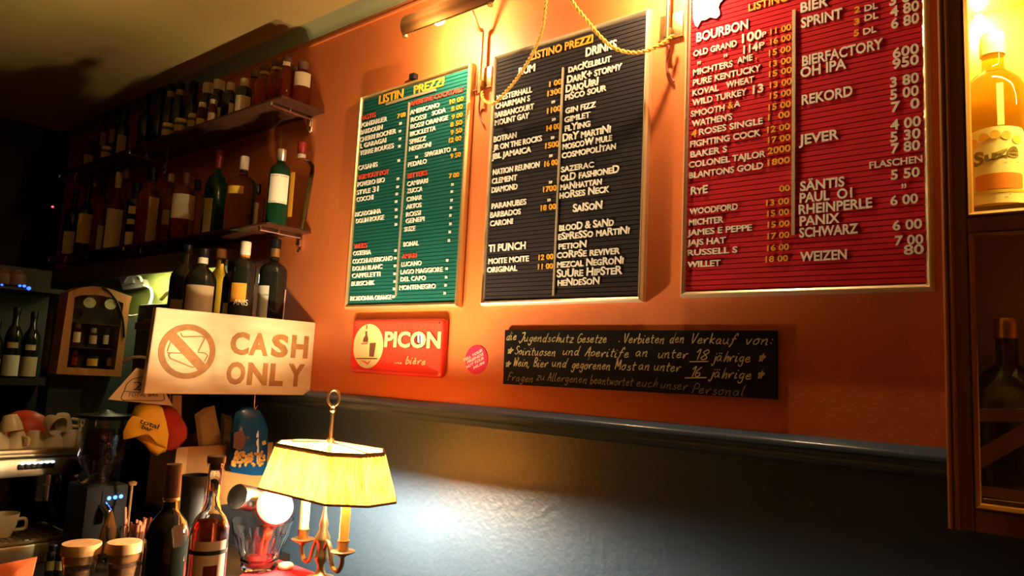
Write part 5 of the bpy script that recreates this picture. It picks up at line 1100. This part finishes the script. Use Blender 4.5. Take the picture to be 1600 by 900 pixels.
lathe(bm, [(.006, -.03), (.009, -.02), (.014, -.004), (.015, .006), (.009, .018), (0, .022)], (xb_, -.062, P.z+.02), 16, M=Matrix.Rotation(PI, 4, 'X')); t.p('bulb', bm, mat('cabinet bulb glow', (1, .9, .5), .5, emit=(1, .74, .13), power=CABINET_BULB), smooth=60)
t2 = Thing('added_fill_strip', 'added fill light strip under the top board of the glazed cabinet', 'lamp', ((cx0+cx1)/2, yc+.05, zce))  # fill strip added to light the aperitif label from the front
bm = nb(); box(bm, px0+.02, px1_-.1, yc+.024, yc+.05, zce-.016, zce); t2.p('housing', bm, CABW)
bm = nb(); box(bm, px0+.03, px1_-.11, yc+.029, yc+.045, zce-.019, zce-.016); t2.p('tube', bm, mat('added fill strip glow', (1, .9, .5), .5, emit=(1, .74, .15), power=ADDED_STRIP))
# tall aperitif bottle
ys = -.10
TOPP = W(1546, 55, ys); BX = W(1556, 300, ys).x+.001; H = TOPP.z-zsh; R = .050
t = Thing('aperitif_bottle', 'yellow aperitif bottle with white cap and big label, upper shelf of the cabinet', 'bottle', (BX, ys, zsh))
bm = nb(); lathe(bm, [(R*.92, 0), (R, .008), (R, H*.60), (R*.97, H*.66), (R*.85, H*.715), (R*.6, H*.76), (.0185, H*.785), (.017, H*.82), (.017, H*.88)], (BX, ys, zsh), 40); t.p('glass_body', bm, GENTIAN, smooth=60)
bm = nb(); lathe(bm, [(.0195, H*.875), (.020, H*.88), (.020, H*.94), (.0205, H*.945), (.0195, H*.955), (.0195, H*.985), (.0175, H)], (BX, ys, zsh), 28); t.p('cap', bm, mat('cream white cap', (.88, .80, .60), .4))
fc = math.atan2(CAM.y-ys, CAM.x-BX)
def cyl(bm_):                                                        # bend flat lettering (x along arc, z up) round the bottle
    for v in bm_.verts:
        x_, y_, z_ = v.co; r_ = R+.0009+y_; a_ = fc+x_/R; v.co = (BX+r_*math.cos(a_), ys+r_*math.sin(a_), z_)
    return bm_
def patch(x0, x1, z0, z1, lift, m_, nm, par=None, top=0, rc=.008):
    bm = nb(); k = 26; V0 = []; V1 = []
    for i in range(k+1):
        x_ = x0+(x1-x0)*i/k; e = min(x_-x0, x1-x_); c_ = rc-math.sqrt(max(0, rc*rc-(rc-min(e, rc))**2)); arch = top*(1-((2*i/k-1)**2))
        V0.append(bm.verts.new((x_, lift, z0+c_))); V1.append(bm.verts.new((x_, lift, z1-c_+arch)))
    for i in range(k): bm.faces.new((V0[i], V0[i+1], V1[i+1], V1[i]))
    return t.p(nm, cyl(bm), m_, parent=par)
zl = lambda py: W(1556, py, ys-R).z
lab = patch(-.041, .047, zl(317), zl(201), .0001, mat('ivory label', (.86, .74, .42), .6), 'paper_label', None, .004)
patch(-.031, .040, zl(295), zl(272), .0006, mat('orange print', (.75, .22, .02), .6), 'label_band', lab, .002, .002)
patch(-.034, .042, zl(301), zl(297), .0006, LABELY, 'label_band', lab, .001, .001)
for k in range(5):
    bm = nb(); cx_ = -.032+.016*k; cz = zl(219)+.010*(1-((k-2)/2)**2)
    slab(bm, [(cx_+.0075*math.cos(a*PI/9), .0006, cz+.0075*math.sin(a*PI/9)) for a in range(18)], (0, 1, 0), .0003); t.p('medal', cyl(bm), mat('pale orange print', (.82, .45, .08), .6), parent=lab, smooth=0)
bm = text_bm('Suze', (-.0325, .0006, 0), (1, 0, 0), (0, 0, 1), (0, 1, 0), .066, .025, th=.0004, off=.04, caps=False)
for v in bm.verts:
    k = (v.co.x+.0325)/.066; v.co.z = v.co.z*(1.15-.45*math.sin(PI*min(1, k*1.1)))+zl(258)+.012*math.sin(k*PI*.62)
t.p('lettering', cyl(bm), mat('olive ink', (.22, .14, .02), .6), parent=lab, smooth=0)
bm = nb()
for za, zb_, x_, xx in ((255, 256.5, .012, .034), (305, 306, -.02, .02), (309, 310, -.005, .016)): slab(bm, [(x_, .0006, zl(za)), (xx, .0006, zl(za)), (xx, .0006, zl(za)+.0012), (x_, .0006, zl(za)+.0012)], (0, 1, 0), .0003)
t.p('fine_print', cyl(bm), PAPERT, parent=lab, smooth=0)
patch(.004, .014, zl(196), zl(130), .0004, mat('ivory label', (.86, .74, .42), .6), 'tax_strip', None, 0, .001)
# lower bottle behind a small crate
zfl = zb+.028; TOPP = W(1565, 498, -.105)
bottle('large dark bottle with pale cap, lower half of the glazed cabinet', TOPP.x+.006, -.105, zfl, TOPP.z-zfl, .055, 'wine', mat('brown bottle glass', (.10, .05, .01), .03, trans=.5, ior=1.4), CAPGOLD, rn=.0165, labels=(), group=None, seg=32)
t = Thing('wooden_crate', 'small slatted wooden crate with diagonal brace in the cabinet bottom', 'crate', (px0+.13, -.165, zfl))
xa, xb2 = px0-.004+.01, px0+.28
def slat(p, q, wd):
    bm = nb(); bar(bm, W(*p, -.178), W(*q, -.178), (0, -1, 0), wd, .008); t.p('slat', bm, WOODM, smooth=0)
slat((1518, 648), (1690, 650), .020); slat((1522, 722), (1640, 655), .026); slat((1527, 765), (1700, 792), .016)
bm = nb(); box(bm, px0+.008, px0+.26, -.176, -.170, zfl, zfl+.02); t.p('back_rail', bm, CABW)
for k, (px, py, lab) in enumerate(((1563, 722, 'bottle lying in the crate, its dim round end facing front, right one'), (1535, 745, 'bottle lying in the crate, its dim round end facing front, left one'))):
    pass
print('objects', len(bpy.data.objects))
